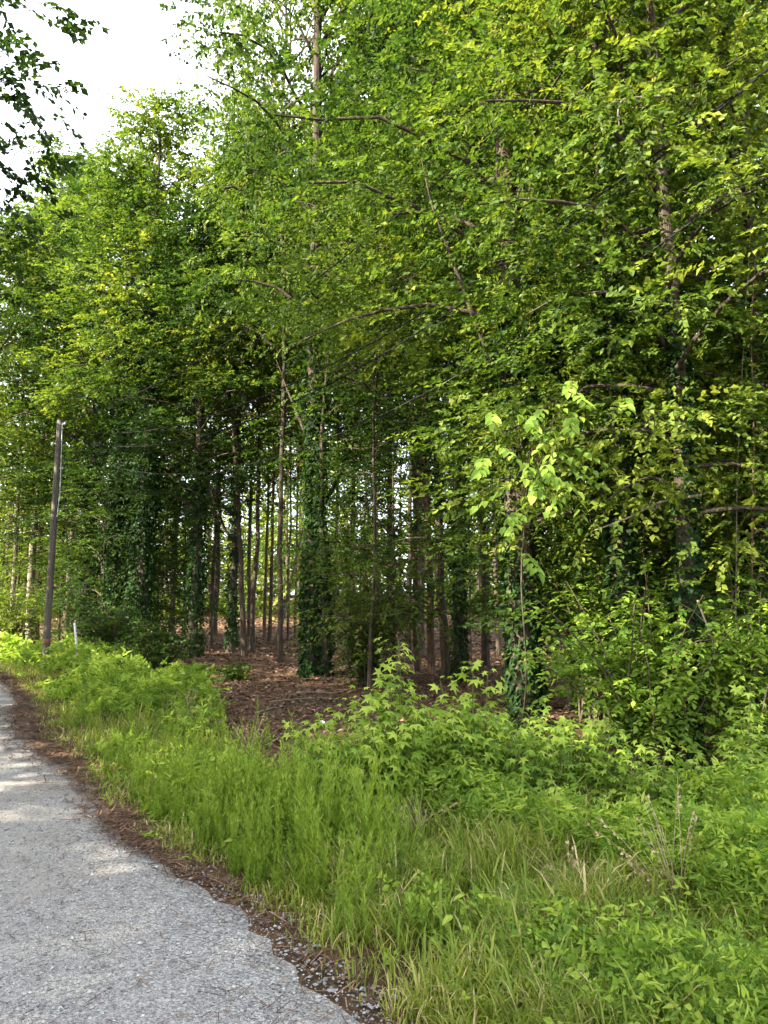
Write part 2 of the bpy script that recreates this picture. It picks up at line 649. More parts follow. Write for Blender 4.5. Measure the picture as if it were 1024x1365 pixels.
def proto(key):
    """branches and crown shared by trees of one habit"""
    if key in PROTO:
        return PROTO[key]
    fam = {'mid': dict(H=18, lo=5.0, nl=44, Lmax=3.2, subs=5, nsp=13, size=.135, spn=10),
           'midb': dict(H=18, lo=5.6, nl=40, Lmax=3.5, subs=5, nsp=14, size=.135, spn=10),
           'high': dict(H=19, lo=8.8, nl=34, Lmax=3.3, subs=5, nsp=13, size=.135, spn=10),
           'cone': dict(H=21, lo=6.5, nl=46, Lmax=2.9, subs=5, nsp=12, size=.14, spn=10, prof='cone'),
           'big': dict(H=24, lo=7, nl=62, Lmax=4.6, subs=6, nsp=13, size=.135, spn=10, clump=1.2),
           'pine': dict(H=19, lo=10.5, nl=18, Lmax=2.4, subs=5, nsp=8, size=.17, spn=10),
           'near': dict(H=18, lo=4.6, nl=62, Lmax=3.7, subs=6, nsp=14, size=.092, spn=12, spL=.42),
           'nearb': dict(H=15, lo=2.6, nl=62, Lmax=2.6, subs=6, nsp=13, size=.080, spn=12, spL=.40, elev=(0, 55), clump=.9),
           'under': dict(H=6.5, lo=.5, nl=36, Lmax=1.6, subs=5, nsp=9, size=.082, spn=11, elev=(0, 40), prof='flat', spL=.36, clump=.75),
           'underb': dict(H=7.5, lo=1.4, nl=36, Lmax=1.9, subs=5, nsp=9, size=.085, spn=11, elev=(-5, 38), prof='oval', spL=.38, clump=.8),
           'shade': dict(H=14, lo=2.6, nl=44, Lmax=5.0, subs=6, nsp=9, size=.23, spn=10, elev=(8, 55), prof='flat', clump=1.5, spL=.7)}[key]
    p = dict(tint=.5, spL=.5, elev=(12, 60), prof='oval', sag=.14)
    p.update(fam)
    H = p.pop('H')
    lb, cb = MB(), MB()
    rr = .014 * H / 2 + .03

    def tr(h):
        return np.array([0, 0, h]), rr * (1 - .85 * h / H)
    crown_geo(lb, cb, tr, H, hi=H, near=False, az_bias=None, dead=0.0, stems=[], tmpl=T_RHOMB, **p)
    me1, me2 = lb.mesh('branches', True), cb.mesh('crown')
    PROTO[key] = (H, me1, me2)
    return PROTO[key]


def make_tree(name, label, px=None, py=None, xy=None, dia=.3, H=18, lo=6, hi=None, nl=18, Lmax=4.0, subs=6, nsp=6,
              size=.11, tint=.5, lean=(0, 0), bark='bark_brown', ivy=None, ivy_r=.10, ivy_d=420, leafmat='leaf', spn=12,
              spL=.7, elev=(15, 60), fork=None, group='trees of the wood edge', cat='tree', az_bias=None, wob=.05, near=False,
              tmpl=T_RHOMB, dead=0, prof='oval', sag=.12, crown=None, cw=1.0, extra=()):
    if xy is None:
        xy = gp(px, py)
    x, y = xy
    z = float(hz(x, y))
    root = tag(empty(name, (x, y, z)), label, cat, group)
    hi = hi or H
    n = max(10, int(H / .9))
    t = np.linspace(0, 1, n)
    if crown:
        wob = min(wob, .03)
    P = np.c_[lean[0] * t, lean[1] * t, H * t] + np.c_[perp_noise(n, wob), np.zeros(n)]
    P[0, 2] = -.15
    r = dia / 2 * (.93 * (1 - t) ** .75 + .07)
    r = r * (1 + .02 * rng.normal(size=n))
    tb = MB()
    Pt = np.vstack([P[:1], P[0] + (P[1] - P[0]) * np.array([[.18], [.42], [.75]]), P[1:]])
    rt = np.r_[r[0] * 1.35, r[0] * 1.15, r[0] * 1.05, r[0] * 1.0, r[1:]]
    tube(tb, Pt, rt, 11 if near else 8, jit=.05)

    def tr(h):
        return np.array([np.interp(h, P[:, 2], P[:, k]) for k in range(3)]), float(np.interp(h, P[:, 2], r))
    stems = []
    if fork:
        for (h0, dx, dy, h1, fr) in fork:
            p0, r0 = tr(h0)
            m = 7
            s = np.linspace(0, 1, m)
            Q = p0 + np.c_[dx * s ** .8, dy * s ** .8, (h1 - h0) * s ** 1.15] + np.c_[perp_noise(m, wob), np.zeros(m)]
            rr = r0 * fr * (1 - s * .93)
            tube(tb, Q, rr, 7, jit=.05)
            stems.append((Q, rr))
    if crown:
        Hp, me1, me2 = proto(crown)
        rot = rng.uniform(0, 6.28)
        for nm, me, mt_ in (('branches', me1, MAT[bark]), ('crown', me2, MAT[leafmat])):
            if len(me.materials) == 0:
                me.materials.append(None)
            o = bpy.data.objects.new(nm, me)
            COL.objects.link(o)
            o.parent = root
            o.rotation_euler = (math.atan2(-lean[1], H), math.atan2(lean[0], H), rot)
            o.scale = (cw, cw, H / Hp)
            o.material_slots[0].link = 'OBJECT'
            o.material_slots[0].material = mt_
            if nm == 'crown':
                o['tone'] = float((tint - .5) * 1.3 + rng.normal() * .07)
    else:
        cb = MB()
        crown_geo(tb, cb, tr, H, lo, hi, nl, Lmax, subs, nsp, size, tint, spn, spL, elev, prof, sag, near, az_bias, dead, stems, tmpl, extra)
        cb.build('crown', MAT[leafmat], root)
    tb.build('trunk', MAT[bark], root, smooth_shade=True)
    if ivy:
        h0, h1 = ivy
        ib = MB()
        area = 2 * math.pi * (dia / 2 + ivy_r) * (h1 - h0)
        m = int(area * ivy_d)
        hh = h0 + (h1 - h0) * rng.uniform(0, 1, m) ** 1.08
        th = rng.uniform(0, 2 * np.pi, m)
        ph = rng.uniform(0, 6, 4)
        bump = .55 + .45 * np.sin(hh * 2.1 + ph[0] + 1.5 * np.sin(th + ph[1])) * np.cos(th * 2 + hh * .7 + ph[2])
        c = np.c_[np.interp(hh, P[:, 2], P[:, 0]), np.interp(hh, P[:, 2], P[:, 1]), hh]
        pm = np.sin(hh * 1.1 + ph[1]) * np.sin(th + ph[2] + .4 * hh) + .5 * np.sin(hh * 3.1 + 2 * th)
        kp = rng.uniform(size=m) < np.clip((.75 if ivy_r < .08 else 1.0) + .55 * pm, .12, 1)
        hh, th, bump, c = hh[kp], th[kp], bump[kp], c[kp]
        m = len(hh)
        loose = np.where(rng.uniform(size=m) < .12, 2.2, 1.0)
        rr = np.interp(hh, P[:, 2], r) + ivy_r * bump * rng.uniform(.15, 1.25, m) * loose * np.clip((h1 - hh) / 1.5, .25, 1) + .01
        out = np.c_[np.cos(th), np.sin(th), np.zeros(m)]
        pos = c + out * rr[:, None]
        D = out * rng.uniform(.1, .9, (m, 1)) + np.c_[rng.normal(size=(m, 2)) * .4, -rng.uniform(.3, 1, m)]
        Nn = out * 1.0 + np.array([0, 0, .55]) + rng.normal(size=(m, 3)) * .4
        add_leaves(ib, pos, D, Nn, rng.uniform(.045, .10, m) * (1 if y < 14 else 1.4), .35 + .2 * rng.normal(size=m) + .12 * np.sin(hh * 1.3 + ph[3]), T_IVY if y < 12 else T_RHOMB)
        ib.build('ivy', MAT['ivy'], root)
    return root


# ------------------------------------------------------------------ ground
gx = np.concatenate([np.linspace(-400, -60, 18), np.linspace(-58, 58, 117), np.linspace(60, 400, 18)])
gy = np.concatenate([np.linspace(-200, -20, 12), np.linspace(-18, 90, 130), np.linspace(95, 500, 24)])
X, Y = np.meshgrid(gx, gy)
Zg = hz(X.ravel(), Y.ravel())
mb = MB()
ni, nj = X.shape
ii = np.arange(ni - 1)[:, None] * nj
jj = np.arange(nj - 1)[None]
F = np.stack([ii + jj, ii + jj + 1, ii + nj + jj + 1, ii + nj + jj], -1).reshape(-1, 4)
mb.add(np.c_[X.ravel(), Y.ravel(), Zg], F)
g = mb.build('ground', MAT['ground'], smooth_shade=True)
tag(g, 'brown forest floor of pine straw and soil under the trees', 'ground', kind='structure')

# gravel road sheet
ew = np.cumsum(rng.normal(size=len(EDGE))) * .02
ew = ew - np.convolve(np.pad(ew, 20, 'edge'), np.ones(41) / 41, 'valid') + .03 * rng.normal(size=len(EDGE))
cols = [0.0, .25, .5, .8, 1.15, 1.5, 2.0, 2.4, 2.75, 3.1, 3.5, 3.9]
mb = MB()
V = []
for c in cols:
    q = EDGE - NOR * (c - (ew[:, None] if c < .3 else 0))
    V.append(np.c_[q, np.maximum(hz(q[:, 0], q[:, 1]), 0) + .012 + (.03 * math.sin(c / 3.9 * math.pi)) - (.022 if c == 0 else 0)])
V = np.stack(V, 1)
m, k = V.shape[:2]
ii = np.arange(m - 1)[:, None] * k
jj = np.arange(k - 1)[None]
F = np.stack([ii + jj + 1, ii + jj, ii + k + jj, ii + k + jj + 1], -1).reshape(-1, 4)
wear = np.array([0, 0, .25, .8, 1, .5, .1, .6, 1, .7, .2, 0])
mb.add(V.reshape(-1, 3), F, np.tile(wear, m))
rd = mb.build('road', MAT['gravel'], smooth_shade=True)
tag(rd, 'grey gravel road curving away to the left', 'road', kind='structure')


def roadz(x, y, d):
    return np.maximum(hz(x, y), 0) + .012 + .03 * np.sin(np.clip(-d, 0, 3.9) / 3.9 * np.pi)


# loose stones on the road
N0 = 60000
yy = 2.2 + rng.exponential(2.4, N0)
xx = rng.uniform(-1, 1, N0) * (yy * .62) - .3
d = road_dist(xx, yy)
keep = (d < .12) & (d > -3.8) & (yy < 13)
xx, yy, d = xx[keep][:18000], yy[keep][:18000], d[keep][:18000]
ico = np.array([(0, 0, 1), (.9, 0, .1), (0, .9, .0), (-.9, 0, .1), (0, -.9, 0), (0, 0, -.8)])
icf = np.array([(0, 1, 2), (0, 2, 3), (0, 3, 4), (0, 4, 1), (5, 2, 1), (5, 3, 2), (5, 4, 3), (5, 1, 4)])
m = len(xx)
s = .0035 + .009 * rng.uniform(0, 1, m) ** 2 * np.clip(.8 + yy * .06, 1, 1.5)
ang = rng.uniform(0, 6.28, m)
sv = ico[None] * (1 + .3 * rng.normal(size=(m, 6, 1))) * s[:, None, None] * np.stack([rng.uniform(.7, 1.3, m), rng.uniform(.7, 1.2, m), rng.uniform(.45, .8, m)], -1)[:, None]
ca, sa = np.cos(ang)[:, None], np.sin(ang)[:, None]
sv = np.stack([sv[..., 0] * ca - sv[..., 1] * sa, sv[..., 0] * sa + sv[..., 1] * ca, sv[..., 2]], -1)
sv += np.c_[xx, yy, roadz(xx, yy, d) + s * .25][:, None]
mb = MB()
mb.add(sv.reshape(-1, 3), ((np.arange(m) * 6)[:, None, None] + icf[None]).reshape(-1, 3), np.repeat(rng.beta(2, 2.2, m), 6))
o = mb.build('gravel', MAT['stone'])
tag(o, 'loose grey gravel stones spread over the road', 'gravel', kind='stuff')


def scatter(n, xlo, xhi, ylo, yhi):
    return rng.uniform(xlo, xhi, n), rng.uniform(ylo, yhi, n)


# pine straw along the road edge: fine brown needles
def needles(mb, x, y, z, ln, wd=.0018, lift=.2):
    m = len(x)
    a = rng.uniform(0, 6.28, m)
    D = np.c_[np.cos(a), np.sin(a), rng.normal(size=m) * lift]
    S = np.c_[-np.sin(a), np.cos(a), np.zeros(m)]
    P = np.c_[x, y, z]
    wd = np.broadcast_to(np.asarray(wd, float), (m,))[:, None]
    ln = np.broadcast_to(np.asarray(ln, float), (m,))[:, None]
    V = np.stack([P - D * ln / 2 - S * wd, P - D * ln / 2 + S * wd, P + D * ln / 2 + S * wd, P + D * ln / 2 - S * wd], 1)
    V[..., 2] = np.maximum(V[..., 2], P[:, None, 2] - .002)
    mb.add(V.reshape(-1, 3), (np.arange(m) * 4)[:, None] + np.arange(4)[None], np.repeat(rng.beta(2, 2.4, m), 4))


k = rng.integers(40, len(EDGE) - 30, 90000)
off = np.where(rng.uniform(size=len(k)) < .72, rng.normal(size=len(k)) * .10 - .10, rng.uniform(-.55, .35, len(k)))
wdt = (.55 - .35 * smooth(5.0, 3, EDGE[k, 1])) + .45 * smooth(4, 8, EDGE[k, 1]) - .4 * smooth(9, 14, EDGE[k, 1]) + .4 * np.sin(k * .11) * np.sin(k * .037 + 1)
wdt = np.maximum(wdt, .12)
off = off * wdt * (.5 + .45 * smooth(4.2, 6, EDGE[k, 1])) + .04
P2 = EDGE[k] + NOR[k] * off[:, None] + rng.normal(size=(len(k), 2)) * .05
dd = np.hypot(P2[:, 0], P2[:, 1])
gate = smooth(-.45, .25, np.sin(k * .11) * np.sin(k * .037 + 1) + .25 * np.sin(k * .31))
kp = (P2[:, 1] > 1.5) & (dd < 26) & (rng.uniform(size=len(k)) < np.clip(1.1 - .02 * dd, .2, 1) * (.16 + .84 * smooth(3.9, 5.6, P2[:, 1])) * (.25 + .75 * gate))
P2 = P2[kp]
dd = dd[kp]
zz = np.maximum(roadz(P2[:, 0], P2[:, 1], np.minimum(-off[kp] * 0 + off[kp], 0)), hz(P2[:, 0], P2[:, 1])) + rng.uniform(.003, .022, len(P2))
mb = MB()
ex = 2600
dx_, dy_ = rng.uniform(-4, .4, ex), 2 + rng.exponential(3.5, ex)
de = road_dist(dx_, dy_)
kq = (de < 0) & (de > -3.6) & (rng.uniform(size=ex) < np.exp(de * .9) + .06)
needles(mb, dx_[kq], dy_[kq], roadz(dx_[kq], dy_[kq], de[kq]) + .012, rng.uniform(.03, .12, kq.sum()), .0022)
needles(mb, P2[:, 0], P2[:, 1], zz, rng.uniform(.05, .13, len(P2)), .0016 + .0004 * dd)
o = mb.build('pine_straw', MAT['straw'])
tag(o, 'reddish brown pine straw drifted along the gravel road edge', 'pine straw', kind='stuff')

# leaf litter on the woods floor
n = 75000
r_ = 5 + 45 * rng.uniform(0, 1, n) ** 1.25
th = rng.uniform(-.62, .62, n)
xx, yy = r_ * np.sin(th), r_ * np.cos(th)
kp = ~in_verge(xx, yy * 1.04) & (road_dist(xx, yy) > .4)
xx, yy = xx[kp], yy[kp]
m = len(xx)
a = rng.uniform(0, 6.28, m)
mb = MB()
add_leaves(mb, np.c_[xx, yy, hz(xx, yy) + rng.uniform(.006, .03, m)], np.c_[np.cos(a), np.sin(a), rng.normal(size=m) * .25],
           np.array([0, 0, 1]) + rng.normal(size=(m, 3)) * .35, rng.uniform(.025, .07, m) * (1 + .05 * yy), rng.beta(1.8, 2.2, m))
o = mb.build('leaf_litter', MAT['litter'])
tag(o, 'fallen brown leaves and straw covering the woods floor', 'leaf litter', kind='stuff')

# ------------------------------------------------------------------ trees
L_ = math.pi        # towards the left of the picture (sun side)
C_ = -math.pi / 2   # towards the camera
E = 'ivy covered trees along the wood edge'
D_ = 'bare trunks inside the wood'

# --- left of the picture
A_ = dict(group='trees at the left of the wood')  # some left crowns below get lower tints, painting shade into the leaves
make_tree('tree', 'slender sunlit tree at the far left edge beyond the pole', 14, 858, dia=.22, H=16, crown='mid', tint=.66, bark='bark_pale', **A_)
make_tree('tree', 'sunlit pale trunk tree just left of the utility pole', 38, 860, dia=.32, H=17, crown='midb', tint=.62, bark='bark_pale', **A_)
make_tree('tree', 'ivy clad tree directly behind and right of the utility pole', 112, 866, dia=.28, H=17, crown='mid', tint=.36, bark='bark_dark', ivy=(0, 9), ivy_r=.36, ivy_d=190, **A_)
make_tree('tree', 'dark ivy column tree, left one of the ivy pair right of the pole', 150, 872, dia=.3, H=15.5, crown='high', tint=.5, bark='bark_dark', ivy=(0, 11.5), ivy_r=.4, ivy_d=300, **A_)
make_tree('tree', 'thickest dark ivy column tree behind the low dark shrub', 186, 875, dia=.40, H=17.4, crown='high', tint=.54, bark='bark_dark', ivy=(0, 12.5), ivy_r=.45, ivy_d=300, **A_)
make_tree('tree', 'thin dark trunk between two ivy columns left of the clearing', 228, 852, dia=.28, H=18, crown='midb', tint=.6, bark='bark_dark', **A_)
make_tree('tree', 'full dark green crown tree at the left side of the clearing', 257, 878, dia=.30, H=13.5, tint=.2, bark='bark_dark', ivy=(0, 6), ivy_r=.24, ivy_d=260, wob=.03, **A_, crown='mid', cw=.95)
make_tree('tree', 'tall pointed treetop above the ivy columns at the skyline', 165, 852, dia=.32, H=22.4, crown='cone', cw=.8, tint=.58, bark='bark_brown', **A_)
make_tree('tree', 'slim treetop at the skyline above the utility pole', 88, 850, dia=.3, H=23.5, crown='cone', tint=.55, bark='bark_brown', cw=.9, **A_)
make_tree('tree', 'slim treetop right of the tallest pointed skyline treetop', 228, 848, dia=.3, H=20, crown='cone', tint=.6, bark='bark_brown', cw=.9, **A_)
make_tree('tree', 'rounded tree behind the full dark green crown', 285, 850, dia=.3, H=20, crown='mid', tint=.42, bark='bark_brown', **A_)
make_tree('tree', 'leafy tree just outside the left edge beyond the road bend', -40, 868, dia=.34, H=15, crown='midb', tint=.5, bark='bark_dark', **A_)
# --- clearing trunks
make_tree('tree', 'thin trunk at the left rim of the clearing beside the ivy tree', 281, 864, dia=.15, H=14, crown='high', cw=.7, tint=.5, bark='bark_dark', group=D_)
make_tree('tree', 'dark ivy furred trunk standing left in the clearing', 307, 873, dia=.27, H=16, crown='high', cw=.85, tint=.44, bark='bark_dark', ivy=(.2, 6.5), ivy_r=.07, ivy_d=300, group=D_, fork=[(3.4, -1.2, .2, 6.5, .5)])
make_tree('tree', 'dark trunk leaning slightly left, right of the furred clearing trunk', 326, 877, dia=.18, H=15, crown='high', cw=.8, tint=.5, bark='bark_dark', lean=(-.9, .2), group=D_)
make_tree('tree', 'straight brown trunk close behind the left leaning clearing trunk', 337, 868, dia=.17, H=18, crown='high', cw=.85, tint=.55, bark='bark_brown', group=D_)
make_tree('pine_tree', 'tall bare pine, left one of the close pair in the clearing', 352, 851, dia=.16, H=19, crown='pine', tint=.5, bark='bark_pine', group=D_, leafmat='pine', wob=.02)
make_tree('pine_tree', 'tall bare pine, right one of the close pair in the clearing', 359, 854, dia=.17, H=20, crown='pine', tint=.5, bark='bark_pine', group=D_, leafmat='pine', wob=.02)
make_tree('pine_tree', 'thin far trunk just right of the leaning dead trunk', 384, 853, dia=.12, H=14, crown='high', cw=.6, tint=.6, bark='bark_pine', group=D_)
make_tree('pine_tree', 'thin far trunk close left of the large ivy tree', 394, 852, dia=.13, H=15, crown='high', cw=.6, tint=.6, bark='bark_pine', group=D_)
# --- large ivy tree and the middle
make_tree('tree', 'largest ivy covered tree with forked limbs in the middle of the clearing', 414, 903, dia=.31, H=27, tint=.52, bark='bark_dark', ivy=(0, 9.5), ivy_r=.078, ivy_d=560, near=True, wob=.02,
          fork=[(3.6, 1.2, .3, 6.4, .45), (5.2, -1.0, .4, 7.4, .4)], crown='big', cw=.82)
make_tree('tree', 'shorter dark stem hugging the right side of the largest ivy tree', 433, 904, dia=.18, H=8, lo=4, nl=14, Lmax=1.5, subs=4, nsp=4, size=.12, tint=.42, bark='bark_dark', ivy=(0, 5), ivy_r=.06, ivy_d=340, spn=10, group=E)
make_tree('tree', 'thin pale trunk seen right of the largest ivy tree', 451, 864, dia=.16, H=16, crown='high', cw=.8, tint=.52, bark='bark_pale', group=D_)
make_tree('pine_tree', 'second pale trunk seen right of the largest ivy tree', 470, 868, dia=.18, H=18, crown='high', cw=.8, tint=.55, bark='bark_pine', group=D_)
make_tree('understory_tree', 'slender pale forked tree with leafy sprays in the middle', 492, 922, dia=.075, H=9.5, lo=.5, nl=60, Lmax=1.1, subs=4, nsp=9, size=.085, tint=.42, bark='bark_brown', spn=11, near=True, lean=(.1, 0), fork=[(4.4, .7, .2, 9, .8), (5.4, -.9, .3, 9.5, .7), (4.9, .25, -.4, 8.5, .6)], elev=(5, 35), prof='flat', wob=.055, dead=.10)
make_tree('tree', 'dark thin trunk leftmost of the middle trunk cluster', 545, 884, dia=.15, H=15, crown='high', cw=.75, tint=.42, bark='bark_dark', group=D_)
make_tree('tree', 'lit brown trunk in the middle trunk cluster, left of three abreast', 558, 894, dia=.15, H=18, crown='high', cw=.85, tint=.5, bark='bark_pine', lean=(-.5, .2), group=D_)
make_tree('tree', 'lit brown trunk in the middle trunk cluster, centre of three abreast', 576, 900, dia=.17, H=19, crown='high', cw=.85, tint=.5, bark='bark_pine', lean=(-.4, .2), group=D_)
make_tree('tree', 'dark thick trunk in the middle trunk cluster, right of three abreast', 596, 908, dia=.20, H=20, crown='high', cw=1, tint=.52, bark='bark_dark', lean=(-.6, 0), group=D_, ivy=(3.5, 9), ivy_r=.08, ivy_d=260)
make_tree('tree', 'ivy wrapped trunk at the right of the middle trunk cluster', 614, 911, dia=.21, H=21, tint=.55, bark='bark_brown', group=E, ivy=(0, 10), ivy_r=.06, ivy_d=400, lean=(.1, 0), near=True, crown='near', cw=.95)
make_tree('tree', 'dark trunk with a crooked side limb right of the trunk cluster', 648, 890, dia=.22, H=17, crown='high', cw=.9, tint=.46, bark='bark_dark', group=D_, fork=[(3.2, .6, -.3, 5.2, .5)])
make_tree('tree', 'narrow trunk behind, right of the crooked limb trunk', 664, 874, dia=.16, H=16, crown='high', cw=.85, tint=.5, bark='bark_brown', group=D_)
make_tree('tree', 'narrow dark trunk just left of the broad brown ivy trunk', 677, 868, dia=.16, H=16, crown='high', cw=.85, tint=.5, bark='bark_dark', group=D_)
# --- right half; some leaf tints raised to paint light on shaded sprays
make_tree('tree', 'broad brown trunk speckled with ivy in the right centre', 699, 968, dia=.36, H=18, tint=.58, bark='bark_brown', group=E, ivy=(0, 6.0), ivy_r=.042, ivy_d=620, near=True, wob=.02, fork=[(4.5, -1.35, -1.2, 7.2, .4)], crown='near')
make_tree('tree', 'dark ivy trunk hidden close behind the broad brown trunk', 722, 948, dia=.19, H=15, tint=0.51, bark='bark_dark', group=E, ivy=(0, 6), ivy_r=.05, ivy_d=330, crown='nearb')
make_tree('pine_tree', 'sunlit reddish trunk right of the broad brown trunk', 728, 872, dia=.22, H=18, crown='midb', tint=.5, bark='bark_pine', group=D_)
make_tree('tree', 'dim trunk behind the layered bush, right of the reddish trunk', 775, 900, dia=.24, H=18, crown='mid', tint=.5, bark='bark_dark', group=E, ivy=(0, 6), ivy_r=.12, ivy_d=220)
make_tree('tree', 'ivy swallowed trunk behind the layered bush', 846, 992, dia=.24, H=15, tint=0.55, bark='bark_dark', group=E, ivy=(0, 6), ivy_r=.09, ivy_d=420, near=True, crown='nearb')
make_tree('tree', 'tall tree with a bare pale upper stem at the upper right', 884, 936, dia=.34, H=20, tint=.64, bark='bark_pale', group=E, near=True, lean=(.1, 0), ivy=(0, 5), ivy_r=.15, ivy_d=260, crown='near')
make_tree('tree', 'ivy covered trunk standing below the layered bush at right', 916, 1020, dia=.19, H=14, tint=0.61, bark='bark_dark', group=E, ivy=(0, 5), ivy_r=.055, ivy_d=560, near=True, crown='nearb', cw=.9)
make_tree('tree', 'vine hung tree cut by the right edge of the picture', 1030, 985, dia=.26, H=15, tint=0.67, bark='bark_dark', group=E, ivy=(0, 5), ivy_r=.14, ivy_d=330, near=True, crown='nearb', cw=.9)
make_tree('tree', 'tree mostly outside the right edge, crown reaching in', 1160, 960, dia=.36, H=17, crown='near', tint=.58, bark='bark_brown', group=E)
make_tree('tree', 'backing tree whose bright crown fills the top centre', 560, 872, dia=.34, H=25, crown='big', tint=.62, bark='bark_brown', group=E)
make_tree('tree', 'backing tree whose crown fills the upper right behind the pale stem', 800, 868, dia=.34, H=24, crown='big', tint=.58, bark='bark_brown', group=E)
make_tree('tree', 'backing tree deep behind the right edge bushes', 965, 880, dia=.32, H=21, crown='mid', cw=1.2, tint=.53, bark='bark_brown', group=E)
make_tree('tree', 'backing tree rising behind the middle trunk cluster', 520, 858, dia=.3, H=22, crown='big', cw=.8, tint=.58, bark='bark_brown', group=E)
make_tree('tree', 'backing tree rising behind the crooked limb trunk', 690, 858, dia=.3, H=23, crown='big', cw=.9, tint=.6, bark='bark_brown', group=E)
make_tree('tree', 'backing tree behind the largest ivy tree', 430, 856, dia=.26, H=23, crown='cone', cw=1.2, tint=.55, bark='bark_brown', group=E)
make_tree('tree', 'tall backing tree behind the clearing trunks, crown left of top centre', 332, 850, dia=.2, H=26, crown='big', cw=.95, tint=.6, bark='bark_brown', group=E)
make_tree('tree', 'tall thin trunk between the pine pair and the largest ivy tree', 374, 884, dia=.15, H=27, crown='big', cw=.62, tint=.62, bark='bark_dark', group=D_)
make_tree('tree', 'tall tree at the skyline left of the utility pole', 48, 854, dia=.3, H=22, crown='cone', cw=1.1, tint=.52, bark='bark_brown', **A_)
# --- leafy small trees under the big ones
U_ = dict(group='small understory trees', cat='tree')
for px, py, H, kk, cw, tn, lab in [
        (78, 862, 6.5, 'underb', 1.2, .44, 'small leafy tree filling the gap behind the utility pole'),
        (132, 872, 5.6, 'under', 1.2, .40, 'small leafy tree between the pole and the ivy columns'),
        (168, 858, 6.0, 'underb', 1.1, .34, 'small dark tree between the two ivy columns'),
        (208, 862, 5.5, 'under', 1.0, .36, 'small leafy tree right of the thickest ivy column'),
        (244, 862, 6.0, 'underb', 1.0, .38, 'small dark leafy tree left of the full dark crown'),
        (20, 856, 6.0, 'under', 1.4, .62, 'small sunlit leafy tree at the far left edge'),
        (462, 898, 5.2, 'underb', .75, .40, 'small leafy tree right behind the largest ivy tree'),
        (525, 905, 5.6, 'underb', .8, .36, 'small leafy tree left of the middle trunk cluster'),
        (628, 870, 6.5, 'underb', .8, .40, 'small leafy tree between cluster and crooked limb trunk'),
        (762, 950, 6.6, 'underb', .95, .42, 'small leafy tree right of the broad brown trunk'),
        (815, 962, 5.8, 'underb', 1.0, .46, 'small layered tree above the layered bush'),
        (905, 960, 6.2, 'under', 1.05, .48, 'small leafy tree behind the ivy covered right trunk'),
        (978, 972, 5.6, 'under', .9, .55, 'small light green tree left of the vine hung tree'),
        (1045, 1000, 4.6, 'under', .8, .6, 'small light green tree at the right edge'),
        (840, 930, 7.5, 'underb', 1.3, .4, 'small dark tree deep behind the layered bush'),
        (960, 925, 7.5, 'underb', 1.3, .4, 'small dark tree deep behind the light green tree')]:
    make_tree('understory_tree', lab, px, py, dia=.09, H=H, crown=kk, cw=cw, tint=tn - .07, bark='bark_dark', wob=.02, **U_)  # leaf tint lowered to paint the shade under the big crowns

# --- trees on the near left side of the road: a branch hangs into the top left corner, the rest shade the verge
make_tree('roadside_tree', 'roadside tree whose dark branch tips hang into the top left corner', xy=(-9.9, 6.8), dia=.42, H=14, lo=2.6, nl=44, Lmax=4.1, subs=6, nsp=10, size=.11, tint=.25, spL=.45, bark='bark_dark', spn=11, group='roadside trees left of the road', near=True, elev=(8, 55), prof='flat',  # low leaf tint paints the backlit darkness of the branch tips
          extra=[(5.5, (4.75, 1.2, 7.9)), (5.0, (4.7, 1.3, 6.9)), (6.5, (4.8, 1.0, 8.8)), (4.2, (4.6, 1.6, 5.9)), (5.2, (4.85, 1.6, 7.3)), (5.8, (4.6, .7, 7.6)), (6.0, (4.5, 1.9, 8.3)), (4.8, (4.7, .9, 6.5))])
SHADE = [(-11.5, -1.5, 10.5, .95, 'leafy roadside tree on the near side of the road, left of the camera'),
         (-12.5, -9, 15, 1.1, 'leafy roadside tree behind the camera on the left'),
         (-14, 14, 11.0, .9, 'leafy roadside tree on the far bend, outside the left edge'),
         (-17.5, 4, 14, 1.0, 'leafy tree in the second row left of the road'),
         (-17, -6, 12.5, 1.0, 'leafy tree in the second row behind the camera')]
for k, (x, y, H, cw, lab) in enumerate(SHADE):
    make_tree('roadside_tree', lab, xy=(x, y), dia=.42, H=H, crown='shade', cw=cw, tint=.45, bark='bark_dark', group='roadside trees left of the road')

# ------------------------------------------------------------------ far wood: one mass of stems and leaves
mb = MB()
mt = MB()
nt_ = 170
fy = rng.uniform(47, 84, nt_)
fx = rng.uniform(-.95, .85, nt_) * fy
for x, y in zip(fx, fy):
    H = rng.uniform(12, 19)
    z = float(hz(x, y))
    tube(mt, [(x, y, z - .2), (x + rng.normal() * .3, y, z + H * .5), (x + rng.normal() * .5, y, z + H)], [.14, .10, .04], 5, cap=False)
S_ = 28000
kx = rng.integers(0, nt_, S_)
hh = np.where(rng.uniform(size=S_) < .5, rng.uniform(.2, 6.5, S_), rng.uniform(4, 19, S_))
rad = np.where(hh < 4, 3.2, 2.8 - .06 * hh)
a = rng.uniform(0, 6.28, S_)
q = np.sqrt(rng.uniform(0, 1, S_)) * rad
ox, oy = fx[kx] + q * np.cos(a), fy[kx] + q * np.sin(a)
sprays(mb, np.c_[ox, oy, hz(ox, oy) + hh], np.c_[np.cos(a), np.sin(a), rng.normal(size=S_) * .3], 1.4, 9, .42, .62, tvar=.2)
o = mb.build('far_wood', MAT['leaf'])
tag(o, 'hazy mass of sunlit trees and bushes far behind the clearing', 'wood', kind='stuff')
o2 = mt.build('far_stems', MAT['bark_brown'], o)
tag(o2, kind='stuff')

